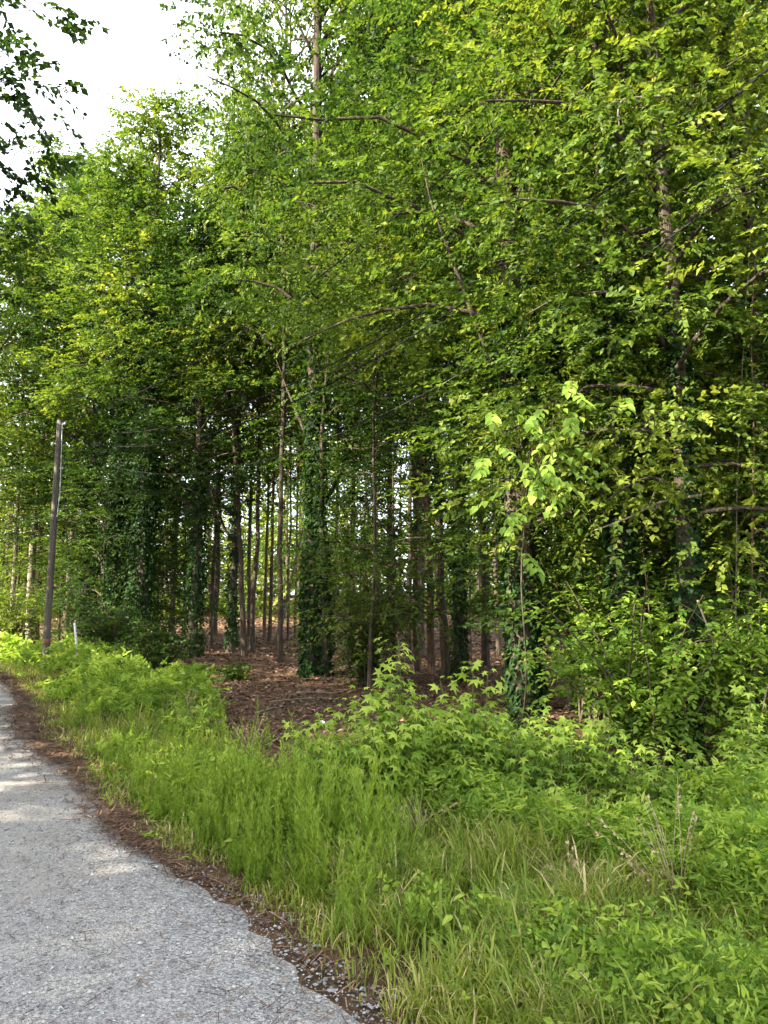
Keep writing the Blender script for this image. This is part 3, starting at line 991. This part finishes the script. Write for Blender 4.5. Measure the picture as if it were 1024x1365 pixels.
# leaning dead trunk in the clearing
x, y = gp(366, 856)
top = at(398, 735, y - .6)
root = tag(empty('leaning_dead_tree', (x, y, float(hz(x, y)))), 'pale dead trunk leaning right across the clearing', 'dead tree')
mb = MB()
b = np.array([0, 0, -.1])
e = np.array([top[0] - x, top[1] - y, top[2] - float(hz(x, y))]) * 1.25
q = np.linspace(0, 1, 9)[:, None]
Q = b + (e - b) * q + np.c_[np.sin(q[:, 0] * 5) * .06, np.zeros(9), np.zeros(9)]
tube(mb, Q, .10 * (1 - q[:, 0] * .6), 8, jit=.05)
tube(mb, [Q[6], Q[6] + (.3, 0, .25), Q[6] + (.7, 0, .3)], [.025, .018, .006], 5)
mb.build('trunk', MAT['bark_pale'], root, smooth_shade=True)
# ------------------------------------------------------------------ bushes, vines and saplings


def make_shrub(name, label, px, py, w, h, dep, nst, nsp, size, tint, mat='leaf', group='shrubs of the wood edge', spn=10, spL=.35, tmpl=T_OVATE, xy=None, droop=.3, lift=.15, layered=False, cat='shrub', lean=(0, 0)):
    x, y = xy if xy is not None else gp(px, py)
    z = float(hz(x, y))
    root = tag(empty(name, (x, y, z)), label, cat, group)
    tw, cb = MB(), MB()
    SO, SD = [], []
    for i in range(nst):
        a = rng.uniform(0, 6.28)
        q = math.sqrt(rng.uniform(0, 1))
        tipx, tipy = math.cos(a) * w / 2 * q + lean[0], math.sin(a) * dep / 2 * q + lean[1]
        th = h * rng.uniform(.6, 1.0) * (1 - .35 * q * q)
        m = 6
        s = np.linspace(0, 1, m)
        bx, by = rng.normal() * .06 * w, rng.normal() * .06 * dep
        Q = np.c_[bx + (tipx - bx) * s ** 1.4, by + (tipy - by) * s ** 1.4, th * s ** .85 - .05]
        Q += np.c_[perp_noise(m, .02), np.zeros(m)]
        tube(tw, Q, (.004 + .004 * h) * (1 - .8 * s) + .0015, 4, cap=False)
        for k in range(nsp):
            u = lift + (1 - lift) * (k + rng.uniform()) / nsp
            p = np.array([np.interp(u, s, Q[:, j]) for j in range(3)])
            aa = rng.uniform(0, 6.28)
            SO.append(p)
            SD.append(np.array([math.cos(aa), math.sin(aa), rng.normal() * .15 + (.0 if layered else .35)]))
    SO = np.array(SO)
    sprays(cb, SO, np.array(SD), spL * rng.uniform(.6, 1.3, len(SO)), spn, size, tint, tvar=.14, droop=droop, tmpl=tmpl, flat=.14 if layered else .4)
    tw.build('stems' if False else 'stem', MAT['twig'], root, smooth_shade=True)
    cb.build('foliage', MAT[mat], root)
    return root


make_shrub('shrub', 'wide layered bush in front of the ivy trunk at right', 872, 1018, 2.6, 2.4, 1.7, 34, 17, .08, .60, lift=.2, layered=True, spL=.42, spn=12, mat='leaf_fresh')
make_shrub('shrub', 'pale green leafy bush at the right edge below the vine hung tree', 1010, 1030, 1.3, 2.1, 1.3, 24, 15, .075, .66, lift=.12, layered=True, spL=.38, spn=12, mat='leaf_fresh')
make_shrub('shrub', 'upper leafy spray bush left behind the layered bush', 800, 968, 2.2, 3.4, 1.6, 26, 14, .08, .48, lift=.3, layered=True, spL=.42, spn=12, mat='leaf_fresh')
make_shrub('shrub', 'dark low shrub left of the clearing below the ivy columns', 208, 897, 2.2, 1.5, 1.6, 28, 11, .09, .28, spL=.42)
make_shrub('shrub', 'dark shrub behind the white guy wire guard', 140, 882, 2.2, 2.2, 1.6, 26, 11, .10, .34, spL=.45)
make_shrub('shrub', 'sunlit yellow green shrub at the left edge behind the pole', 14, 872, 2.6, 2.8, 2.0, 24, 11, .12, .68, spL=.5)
make_shrub('shrub', 'leafy shrub at the foot of the slender pale forked tree', 488, 918, 1.6, 2.7, 1.3, 28, 13, .085, .38, spL=.42, layered=True)
make_shrub('shrub', 'small shrub at the left front of the clearing floor', 312, 905, .8, .5, .7, 12, 8, .07, .5, spL=.25)
make_shrub('shrub', 'grey green shrub behind the ivy trunks at far right', 1040, 945, 2.4, 3.0, 1.8, 22, 12, .10, .38, spL=.5, layered=True)
FAR_SH = [(300, 846, 'left'), (470, 850, 'right of the large ivy tree'), (530, 850, 'behind the middle trunk cluster'), (640, 846, 'behind the crooked limb trunk'), (745, 850, 'behind the reddish trunk'), (860, 856, 'behind the layered bush'), (960, 858, 'behind the right edge tree'), (232, 850, 'behind the ivy columns')]
for px, py, w in FAR_SH:
    make_shrub('shrub', 'distant understory bush at the back of the clearing, ' + w, px, py - 9, 5, 2.0, 3, 16, 9, .22, .55, spL=.9, group='distant understory bushes', tmpl=T_RHOMB, spn=9)


def star_mesh(mat, tmpl, name, tv):
    m_ = MB()
    m_.add(tmpl[0] * 1.0, tmpl[1], tv)
    me = m_.mesh(name)
    me.materials.append(mat)
    return me


STAR = [star_mesh(MAT['leaf_fresh'], T_STAR, 'star_leaf', v) for v in (.35, .55, .7, .85, 1.0)]
OVAL = [star_mesh(MAT['leaf_fresh'], T_OVATE, 'oval_leaf', v) for v in (.35, .52, .68, .84, 1.0)]


def leaf_obj(me, root, p, d, n, s):
    d = Vector(d).normalized()
    n = Vector(n)
    sd = n.cross(d).normalized()
    n = d.cross(sd)
    o = bpy.data.objects.new('leaf', me)
    COL.objects.link(o)
    o.parent = root
    M = Matrix((d, sd, n)).transposed().to_4x4()
    o.matrix_local = Matrix.Translation(Vector(p)) @ M @ Matrix.Scale(s, 4)
    return o


def sapling(label, px, py, stems, leaves, size, meshes=STAR, group='young saplings on the verge', base_t=1.5, xy=None, name='sapling', fill=0):
    x, y = xy if xy is not None else gp(px, py)
    z = float(hz(x, y))
    root = tag(empty(name, (x, y, z)), label, 'sapling', group)
    tw = MB()
    per = max(1, leaves // len(stems))
    for (dx, dy, h) in stems:
        m = 7
        s = np.linspace(0, 1, m)
        Q = np.c_[dx * s ** 1.2, dy * s ** 1.2, h * s - .04] + np.c_[perp_noise(m, .012), np.zeros(m)]
        tube(tw, Q, .008 * (1 - .75 * s) + .001, 5, cap=False)
        for k in range(per):
            u = .22 + .78 * (k + rng.uniform()) / per
            p = np.array([np.interp(u, s, Q[:, j]) for j in range(3)])
            a = k * 2.4 + rng.uniform(-.5, .5)
            rr = (.03 + .20 * (1 - u) ** .6 * min(1, h)) * rng.uniform(.5, 1.3)
            q = p + np.array([math.cos(a) * rr, math.sin(a) * rr, .04 + rng.normal() * .02])
            tube(tw, [p, (p + q) / 2 + np.array([0, 0, .01]), q], [.0022, .0018, .0012], 3, cap=False)
            d_ = (math.cos(a), math.sin(a), -.25 - .4 * rng.uniform())
            n_ = (rng.normal() * .3 + .15 * math.cos(a), rng.normal() * .3 - .25 + .15 * math.sin(a), 1)
            ti = int(np.clip(rng.normal() * .9 + base_t + 2.0 * (u > .82), 0, 4))
            leaf_obj(meshes[ti], root, q, d_, n_, size * rng.uniform(.6, 1.15) * (1.0 - .45 * (u > .92)))
    tw.build('stem', MAT['stem'], root, smooth_shade=True)
    if fill:
        fb = MB()
        m = fill
        st = np.array(stems)[rng.integers(0, len(stems), m)]
        u = rng.uniform(.15, .97, m)
        c = np.c_[st[:, 0] * u ** 1.2, st[:, 1] * u ** 1.2, st[:, 2] * u]
        a = rng.uniform(0, 6.28, m)
        rr = .26 * (1 - .75 * u) * rng.uniform(.3, 1.2, m) + .03
        c += np.c_[np.cos(a) * rr, np.sin(a) * rr, .04 + rng.normal(size=m) * .03]
        add_leaves(fb, c, np.c_[np.cos(a), np.sin(a), -.2 - .5 * rng.uniform(0, 1, m)], np.array([0, -.25, 1]) + rng.normal(size=(m, 3)) * .35, size * rng.uniform(.45, .95, m), .25 + .16 * base_t + .14 * rng.normal(size=m) + .2 * (u > .8), T_STAR if meshes is STAR else T_OVATE)
        tag(fb.build('foliage', MAT['leaf_fresh'], root), kind='stuff')
    return root


def fan(n, w, h, hv=.25, dep=.5):
    return [(rng.uniform(-w, w), rng.uniform(-dep, dep), h * rng.uniform(1 - hv, 1)) for _ in range(n)]


sapling('tallest bright green star leaved sapling in front of the clearing', 525, 1080, [(-.02, 0, 1.38), (.03, .03, 1.28), (-.06, .05, 1.15)] + fan(5, .3, 1.08, .2, .3) + fan(7, .55, .88, .25, .4), 298, .092, base_t=3.1, fill=420)
sapling('broad star leaved sapling right of the tallest one', 640, 1080, [(-.05, .05, 1.2), (.1, 0, 1.1), (-.3, 0, 1.05)] + fan(12, .62, .92, .25, .4), 298, .086, base_t=3.0, fill=420)
sapling('low star leaved sapling left of the tallest one', 448, 1088, fan(9, .42, .78, .25, .35), 190, .074, base_t=2.6, fill=250)
sapling('star leaved sapling below the layered bush at right', 800, 1085, fan(11, .5, .8, .25, .35), 230, .072, base_t=2.6, fill=300)
sapling('star leaved sapling between the broad one and the layered bush', 722, 1088, fan(8, .4, .72, .25, .35), 170, .07, base_t=2.1, fill=220)
sapling('small light green sapling at the foot of the ivy covered right trunk', 890, 1110, fan(8, .38, .56, .3, .3), 140, .06, base_t=2.3, fill=180)
sapling('light green sapling climbing at the right edge', 1008, 1100, [(0, 0, 1.05)] + fan(6, .28, .8, .3, .3), 150, .066, base_t=2.5, fill=180)
sapling('lone thin sapling standing left of the broad brown trunk', 683, 990, [(0, 0, .6), (.06, 0, .4)], 36, .045, meshes=OVAL, base_t=1.4)
sapling('seedling with yellow green heart shaped leaves in the near grass', 622, 1262, [(0, 0, .27), (-.05, -.04, .17), (.02, .03, .2)], 18, .062, meshes=OVAL, base_t=3.4, group='low leafy plants in the near grass', name='seedling')
sapling('creeper patch with bright five part leaves in the near grass', 745, 1290, fan(9, .28, .16, .3, .14), 54, .06, meshes=OVAL, base_t=2.4, group='low leafy plants in the near grass', name='creeper')
sapling('broad leaved weed at the lower right corner', 1000, 1318, fan(6, .16, .2, .3, .12), 36, .068, meshes=OVAL, base_t=2.0, group='low leafy plants in the near grass', name='broadleaf_weed')

# bright vine clump hanging beside the broad brown trunk
bx, by = gp(699, 968)
cen = at(718, 600, by - 2.9)
gz = float(hz(bx, by))
root = tag(empty('hanging_vine', (bx - .1, by - .3, gz)), 'bright green vine clump hanging high beside the broad brown trunk', 'vine')
tw = MB()
vt = cen - np.array([bx - .1, by - .3, gz])
q = np.linspace(0, 1, 12)[:, None]
Q = np.c_[.05 * np.sin(q[:, 0] * 8), .02 * np.cos(q[:, 0] * 7), np.zeros(12)] + q * np.array([vt[0] * .5, vt[1] * .6, vt[2] + .3])
tube(tw, Q, .012, 5)
cnt = 0
for k in range(33):
    p0 = Q[-1 - (k % 5)]
    c = vt + np.array([rng.normal() * .30, rng.normal() * .16 - .15, rng.normal() * .34 - .05])
    tube(tw, [p0, (p0 + c) / 2 + np.array([0, 0, .12]), c], [.005, .004, .002], 3, cap=False)
    a = rng.uniform(0, 6.28) if rng.uniform() < .5 else rng.normal() * .6 - 1.57
    dd_ = np.array([math.cos(a), math.sin(a), -.65])
    sd_ = np.array([-math.sin(a), math.cos(a), 0])
    for j in range(9):
        w = j // 2
        p = c + dd_ * (.06 + .075 * w)
        s_ = (1 if j % 2 else -1) if j < 8 else 0
        d_ = dd_ * (.5 if s_ else 1) + sd_ * s_ * .8 + np.array([0, 0, -.35 - .3 * rng.uniform()])
        leaf_obj(OVAL[int(np.clip(2.3 + rng.normal() * .9, 0, 4))], root, p, d_, (rng.normal() * .3, -.5 + rng.normal() * .3, 1), .115 * rng.uniform(.7, 1.15))
        cnt += 1
tw.build('stem', MAT['twig'], root, smooth_shade=True)


def curve_thing(name, label, cat, pts, r, mat='twig', group=None, side=()):
    P = np.array(pts, float)
    root = tag(empty(name, P[0]), label, cat, group)
    mb = MB()
    s = np.linspace(0, 1, len(P))
    S2 = np.linspace(0, 1, len(P) * 4)
    Q = np.stack([np.interp(S2, s, P[:, k]) for k in range(3)], 1)
    for _ in range(3):
        Q[1:-1] = (Q[:-2] + 2 * Q[1:-1] + Q[2:]) / 4
    Q = Q - P[0]
    tube(mb, Q, r * (1 - .6 * S2), 6, jit=.04)
    for (u, v, rr) in side:
        p = Q[int(u * (len(Q) - 1))]
        v = np.array(v)
        tube(mb, [p, p + v * .5 + np.array([0, 0, .03]), p + v], [rr, rr * .7, rr * .3], 5)
    mb.build('stem', MAT[mat], root, smooth_shade=True)
    return root


b = gp(484, 918)
yb = b[1]
curve_thing('bare_vine', 'bare curved grey stem beside the slender forked tree', 'vine', [(b[0], yb, 0), at(472, 885, yb), at(462, 850, yb), at(461, 828, yb), at(466, 806, yb)], .028, 'bark_pale', side=[(.9, (.35, 0, -.15), .008), (.8, (-.5, 0, .05), .008)])
yb = 6.3
curve_thing('dead_branch', 'pale dead branch sticking out and bending down at the upper right', 'branch', [at(886, 128, yb), at(850, 130, yb), at(828, 132, yb - .1), at(823, 150, yb - .1), at(826, 170, yb - .1)], .013, 'bark_pale', side=[(.3, (-.12, 0, .16), .005), (.55, (-.16, .05, -.05), .004), (.8, (.06, 0, -.14), .004), (.95, (-.07, 0, -.12), .003)])
yb = 7.2
curve_thing('dead_branch', 'bare grey branch slanting across the layered bush', 'branch', [at(935, 660, yb), at(880, 668, yb), at(840, 690, yb - .1), at(790, 708, yb - .2)], .016, 'bark_pale', side=[(.2, (.25, 0, .25), .006), (.35, (-.2, 0, -.3), .006), (.5, (.15, -.1, .35), .006)])
curve_thing('dead_branch', 'tangle of dead twigs in the dark gap of the layered bush', 'branch', [at(930, 800, yb), at(945, 840, yb), at(955, 870, yb), at(935, 900, yb - .1)], .012, 'bark_pale', side=[(.3, (-.25, 0, .2), .006), (.5, (-.3, 0, -.1), .005), (.7, (.2, 0, -.2), .005)])
yb = 7.6
curve_thing('bare_vine', 'thin reddish vine stem rising along the right edge', 'vine', [(at(1000, 900, yb)), at(1003, 700, yb), at(1006, 560, yb), at(1000, 450, yb), at(1008, 330, yb)], .014, 'bark_pine', side=[(.75, (.15, 0, .3), .006)])
curve_thing('bare_vine', 'second thin vine stem left of the reddish one at right edge', 'vine', [(at(980, 940, yb + .3)), at(982, 640, yb + .3), at(990, 480, yb + .3), at(1001, 300, yb + .3)], .010, 'bark_pale')
# sticks on the clearing floor
for k, (px, py, ln, a, lab) in enumerate([(360, 940, 1.0, .3, 'fallen stick lying across the clearing floor left'), (395, 925, .8, -.4, 'fallen stick on the clearing floor by the largest ivy tree'), (340, 955, .7, 1.0, 'short fallen stick at the front of the clearing floor'), (655, 940, .9, .2, 'fallen stick left of the broad brown trunk'), (930, 1040, 1.0, .25, 'fallen branch beside the ivy covered right trunk')]):
    x, y = gp(px, py)
    z = float(hz(x, y)) + .02
    v = np.array([math.cos(a), math.sin(a), .03]) * ln
    curve_thing('fallen_stick', lab, 'stick', [(x, y, z), np.array((x, y, z + .02)) + v * .4, np.array((x, y, z)) + v], .014, 'bark_pale', 'fallen sticks', side=[(.6, (.12, .2, .04), .006)])

# ------------------------------------------------------------------ verge: grass, ground cover, tall weeds
n = 330000
r_ = np.where(rng.uniform(size=n) < .75, 2.3 + rng.exponential(4.2, n), rng.uniform(8, 27, n))
th = rng.uniform(-.72, .60, n)
xx, yy = r_ * np.sin(th), r_ * np.cos(th)
kp = (r_ < 27) & in_verge(xx, yy)
xx, yy, r_ = xx[kp], yy[kp], r_[kp]
d = road_dist(xx, yy)
clump = np.sin(xx * 3.1 + 1.7 * np.sin(yy * 2.3)) * np.cos(yy * 3.7 + 1.3 * np.sin(xx * 1.9))
bare = np.sin(xx * 2.3 + 2.1 * np.sin(yy * 1.1)) * np.sin(yy * 2.9 + 1.2)
pr = smooth(-.12, .22 + .35 * smooth(5, 3.4, yy), d + .14 * clump) * (.62 + .38 * clump) * (1 - .85 * smooth(.25, .7, bare) * smooth(5.5, 3.5, yy))
kp = rng.uniform(size=len(xx)) < pr
xx, yy, r_, d, clump = xx[kp][:105000], yy[kp][:105000], r_[kp][:105000], d[kp][:105000], clump[kp][:105000]
m = len(xx)
edgef = smooth(0, .7, d)
hgt = rng.uniform(.07, .27, m) * (.35 + .65 * edgef) * (1 - .35 * smooth(0, .25, -np.arctan2(xx, yy))) * (1 + .35 * clump) * (1 + .25 * smooth(6, 12, r_))
big = rng.uniform(size=m) < .045 * edgef
hgt *= 1 + .1 * smooth(.05, .25, np.arctan2(xx, yy))
hgt[big] *= 1.45
wd = rng.uniform(.0016, .0036, m) * (1 + .10 * r_)
wd[big] *= 1.8
a = rng.uniform(0, 6.28, m)
ln = rng.uniform(.25, 1.0, m)
bend = np.c_[np.cos(a), np.sin(a)] * (hgt * ln)[:, None]
sd_ = np.c_[-np.sin(a), np.cos(a)] * wd[:, None]
z0 = hz(xx, yy)
P0 = np.c_[xx, yy]
rows = []
for u in (0, .45, .8):
    c = P0 + bend * u ** 1.8
    w = 1 - .45 * u
    z = z0 + hgt * u * (1 - .22 * ln * u)
    rows += [np.c_[c - sd_ * w, z], np.c_[c + sd_ * w, z]]
c = P0 + bend
rows.append(np.c_[c, z0 + hgt * (1 - .35 * ln)])
V = np.stack(rows, 1)
fq = np.array([(0, 1, 3, 2), (2, 3, 5, 4)])
ft = np.array([(4, 5, 6)])
tn = np.clip(.46 + .17 * rng.normal(size=m) + .10 * clump + (rng.uniform(size=m) < .13) * .5 + .12 * (1 - edgef), 0, 1)
mb = MB()
mb.add(V.reshape(-1, 3), ((np.arange(m) * 7)[:, None, None] + fq[None]).reshape(-1, 4), np.repeat(tn, 7))
mb.t.append(((np.arange(m) * 7)[:, None, None] + ft[None]).reshape(-1, 3))
o = mb.build('grass', MAT['grass'])
tag(o, 'rough green grass growing on the verge between road and woods', 'grass', kind='stuff')

# low leafy ground cover among the grass
n = 150000
r_ = np.where(rng.uniform(size=n) < .7, 2.4 + rng.exponential(4.0, n), rng.uniform(8, 26, n))
th = rng.uniform(-.72, .60, n)
xx, yy = r_ * np.sin(th), r_ * np.cos(th)
kp = (r_ < 26) & in_verge(xx, yy)
xx, yy, r_ = xx[kp], yy[kp], r_[kp]
d = road_dist(xx, yy)
cl = np.sin(xx * 1.7 + 4) * np.cos(yy * 1.3 + 1.1 * np.sin(xx)) + .5 * np.sin(xx * 4.1 + yy * 3.3)
right = smooth(-.2, .25, np.arctan2(xx, yy)) * .6 + .4
kp = rng.uniform(size=len(xx)) < smooth(.1, .8, d) * (.25 + .75 * cl) * np.maximum(right, smooth(8, 11, r_)) * (1 - .35 * smooth(5, 3.5, yy))
xx, yy, r_, d, cl = xx[kp][:11000], yy[kp][:11000], r_[kp][:11000], d[kp][:11000], cl[kp][:11000]
m = len(xx)
zz = hz(xx, yy) + rng.uniform(.02, .32, m) * smooth(.1, 1.2, d) * (.8 + .4 * cl) * (1 + .03 * r_)
a = rng.uniform(0, 6.28, m)
mb = MB()
T_LANCE = (np.array([(0, 0, 0), (.42, .13, .03), (1, 0, -.10), (.42, -.13, .03)]), T_RHOMB[1])
sel = (np.sin(xx * 2.9 + 1.1 * yy) + .8 * rng.normal(size=m)) > -.1
for q_, tm, k_ in ((sel, T_LANCE, 1.55), (~sel, T_RHOMB, 1.0)):
    sprays(mb, np.c_[xx, yy, zz][q_], np.c_[np.cos(a), np.sin(a), rng.uniform(.2, 1.6, m)][q_], rng.uniform(.08, .24, m)[q_], 8, ((.019 + .0042 * r_) * rng.uniform(.7, 1.4, m))[q_] * k_, (.66 + .1 * cl)[q_], tvar=.2, flat=.5, tmpl=tm)
o = mb.build('ground_cover', MAT['leaf_fresh'])
tag(o, 'tangled low leafy weeds and vines covering the verge', 'ground cover', kind='stuff')


# tall feathery weeds along the road
def weed_mesh(k):
    mb = MB()
    for i in range(int(rng.integers(5, 9))):
        x, y = rng.normal(size=2) * .075
        H = rng.uniform(.28, .74)
        lx, ly = rng.normal(size=2) * .07
        s = np.linspace(0, 1, 5)
        Q = np.c_[x + lx * s ** 2, y + ly * s ** 2, H * s]
        tube(mb, Q, .0028 * (1 - .7 * s), 3, .35, cap=False)
        nl_ = 74
        u = rng.uniform(.06, 1, nl_)
        p = np.c_[np.interp(u, s, Q[:, 0]), np.interp(u, s, Q[:, 1]), H * u]
        a = rng.uniform(0, 6.28, nl_)
        D = np.c_[np.cos(a), np.sin(a), rng.uniform(.5, 1.7, nl_)]
        add_leaves(mb, p, D, np.c_[-np.cos(a), -np.sin(a), np.ones(nl_)], rng.uniform(.045, .09, nl_) * (1.1 - .5 * u), .4 + .55 * u * rng.uniform(.4, 1, nl_), (np.array([(0, 0, 0), (.4, .075, 0), (1, 0, 0), (.4, -.075, 0)]), np.array([(0, 2, 1), (0, 3, 2)])))
    me = mb.mesh('weed')
    me.materials.append(MAT['weed'])
    return me


WM = [weed_mesh(k) for k in range(6)]
cnt = 0
for k in range(4000):
    py = rng.uniform(950, 1262)
    px = rng.uniform(60, 620)
    if rng.uniform() > float(smooth(610, 380, px)):
        continue
    x, y = gp(px, py)
    d = float(road_dist(x, y)[0])
    dens = (.9 if d < 1.1 else .25) * (1 - .75 * float(smooth(6.5, 8.5, y)))
    if d < .22 or d > 2.2 or rng.uniform() > dens or y > 11:
        continue
    if rng.uniform() > min(1, (y / 6) ** 2 * 1.2):
        continue
    o = bpy.data.objects.new('feathery_weed', WM[int(rng.integers(6))])
    COL.objects.link(o)
    sc_ = rng.uniform(.6, 1.15) * (1 - .22 * float(smooth(5.0, 6.5, y))) * (.65 + .35 * float(smooth(.2, .7, d))) * (1 if y > 3.6 else .8)
    o.location = (x, y, float(hz(x, y)) - .01)
    o.rotation_euler = (rng.normal() * .06, rng.normal() * .06, rng.uniform(0, 6.28))
    o.scale = (sc_, sc_, sc_ * rng.uniform(.9, 1.15))
    zone = ('nearest the camera beside the gravel' if y < 4.6 else 'in the dense strip left of the star leaved saplings' if y < 6.2 else 'in the far part of the strip towards the utility pole')
    tag(o, 'upright feathery green weed ' + zone, 'weed', 'feathery weeds ' + zone)
    cnt += 1
    if cnt >= 150:
        break

# dry grass clumps
for px, py, h, lab in [(905, 1240, .72, 'tall tan dry grass stalks fanning left in the right foreground'), (760, 1215, .42, 'small tan dry grass tuft left of the tall dry stalks'), (335, 1010, .55, 'dry seed stalks among the weeds in front of the clearing'), (250, 965, .55, 'dry seed stalks in the left verge before the dark shrub'), (560, 1120, .4, 'dry brown stems below the tallest star leaved sapling')]:
    x, y = gp(px, py)
    root = tag(empty('dry_grass', (x, y, float(hz(x, y)))), lab, 'dry grass', 'dry grass clumps')
    mb = MB()
    for i in range(24):
        a = rng.normal() * .9 + 2.6 if h > .6 else rng.uniform(0, 6.28)
        le = rng.uniform(.1, .85)
        H = h * rng.uniform(.5, 1.1)
        s = np.linspace(0, 1, 6)
        Q = np.c_[math.cos(a) * le * H * s ** 1.5 + rng.normal() * .02, math.sin(a) * .5 * le * H * s ** 1.5 + rng.normal() * .02, H * (s - .3 * le * s ** 2)]
        tube(mb, Q, .0024 * (1 - .7 * s) + .0004, 3, rng.uniform(0, 1), cap=False)
        if rng.uniform() < .5:
            a2 = rng.normal(size=(10, 3)) * .4 + (Q[-1] - Q[-3]) / np.linalg.norm(Q[-1] - Q[-3])
            add_leaves(mb, Q[-1] - (Q[-1] - Q[-3]) * rng.uniform(0, 1, (10, 1)), a2, rng.normal(size=(10, 3)), .022, rng.uniform(.3, 1, 10), T_RHOMB)
    mb.build('stalk', MAT['dry'], root)

# ------------------------------------------------------------------ utility pole, guy wire, cables
bx, by = gp(60, 892)
z0 = float(hz(bx, by))
top = at(80, 560, by)
Hh = top[2] - z0
root = tag(empty('utility_pole', (bx, by, z0)), 'leaning weathered wooden utility pole on the left verge', 'utility pole')
lx = top[0] - bx
s = np.linspace(0, 1, 14)
mb = MB()
Q = np.c_[lx * s, 0 * s, -.2 + (Hh + .2) * s]
tube(mb, Q, .088 - .022 * s, 14, jit=.012)
mb.build('pole', MAT['pole'], root, smooth_shade=True)
mb = MB()
tube(mb, [(lx * .11, 0, Hh * .11 - .06), (lx * .11, 0, Hh * .11 + .06)], .092, 14)
o = mb.build('marker_band', solid_mat('rusty_band', flat_build((.16, .07, .04), (.28, .15, .1))), root, smooth_shade=True)
for k, (hh_, dx) in enumerate([(.985, .13), (.90, -.12), (.80, .12)]):
    mb = MB()
    tube(mb, [(lx * hh_, 0, Hh * hh_), (lx * hh_ + dx * 1.0, -.03, Hh * hh_ + .01)], .012, 6)
    c = np.array([lx * hh_ + dx * 1.15, -.03, Hh * hh_ - .05])
    tube(mb, [c, c + (0, 0, .03), c + (0, 0, .04), c + (0, 0, .07), c + (0, 0, .09)], [.03, .04, .026, .036, .015], 10)
    mb.build('insulator', MAT['steel'], root, smooth_shade=True)
mb = MB()
tube(mb, [(lx + .10, -.08, Hh - .1), (lx * .9 + .13, -.1, Hh * .86), (lx * .85 + .15, -.1, Hh * .7), (lx * .8 + .12, -.12, Hh * .6)], .011, 5)
mb.build('riser_cable', MAT['glass_green'], root)
T = np.array([bx + lx, by, z0 + Hh])


def cat_wire(name, label, A, B, sag, r, mat='wire', group='cables on the utility pole'):
    A, B = np.array(A, float), np.array(B, float)
    u = np.linspace(0, 1, 40)[:, None]
    P = A + (B - A) * u
    P[:, 2] -= sag * 4 * (u * (1 - u))[:, 0]
    mb = MB()
    tube(mb, P - A, r, 6)
    o = mb.build(name, MAT[mat])
    o.location = A
    tag(o, label, 'cable', group)
    return o


# overhead lines run from the pole over the verge to a pole behind the camera on the right
Bx, By = 7.2, 2.2
cat_wire('overhead_cable', 'upper single overhead line crossing the bright crowns at top right', T + (0, 0, -.02), (Bx, By, 10.35), 1.6, .009)
cat_wire('overhead_cable', 'upper one of the close overhead pair leaving the right edge', T + (.1, 0, -.19), (Bx, By, 8.6), 2.15, .010)
cat_wire('overhead_cable', 'lower one of the close overhead pair leaving the right edge', T + (.1, 0, -.38), (Bx, By, 9.05), 2.55, .010)
cat_wire('drop_cable', 'lowest thin grey cable sagging right from the utility pole', T + (.12, -.05, -.6), (Bx, By, 8.3), 2.9, .005, 'steel_dull')
root = tag(empty('utility_pole', (Bx, By, 0)), 'tall utility pole right of the camera that carries the lines', 'utility pole')
mb = MB()
tube(mb, [(0, 0, -.2), (0, 0, 3), (0, 0, 7), (0, 0, 10.8)], [.16, .15, .13, .11], 12)
mb.build('pole', MAT['pole'], root, smooth_shade=True)
# guy wire with white guard
gx_, gy_ = gp(105, 895)
root = tag(empty('guy_wire', (gx_, gy_, float(hz(gx_, gy_)))), 'guy wire with white plastic guard right of the utility pole', 'guy wire')
gb = np.array([gx_, gy_, float(hz(gx_, gy_))])
gt = np.array([bx + lx * .93, by, z0 + Hh * .93])
mb = MB()
tube(mb, [(0, 0, -.1), gt - gb], .005, 6)
mb.build('wire', MAT['steel_dull'], root)
v = (gt - gb) / np.linalg.norm(gt - gb)
mb = MB()
tube(mb, [v * .03, v * .4, v * .8, v * 1.12, v * 1.15], [.024, .026, .027, .028, .012], 10)
mb.build('guard', MAT['guard'], root, smooth_shade=True)
# scrap of litter
x, y = gp(430, 985)
mb = MB()
s = np.linspace(0, 1, 5)
vv = rng.normal(size=(14, 3)) * (.022, .02, .015)
import bmesh
bm = bmesh.new()
for p in vv:
    bm.verts.new(p)
bmesh.ops.convex_hull(bm, input=bm.verts)
me = bpy.data.meshes.new('litter_scrap')
bm.to_mesh(me)
bm.free()
me.materials.append(MAT['paper'])
o = bpy.data.objects.new('litter_scrap', me)
COL.objects.link(o)
o.location = (x, y, float(hz(x, y)) + .20)
tag(o, 'small crumpled white scrap caught in weeds before the clearing', 'litter')
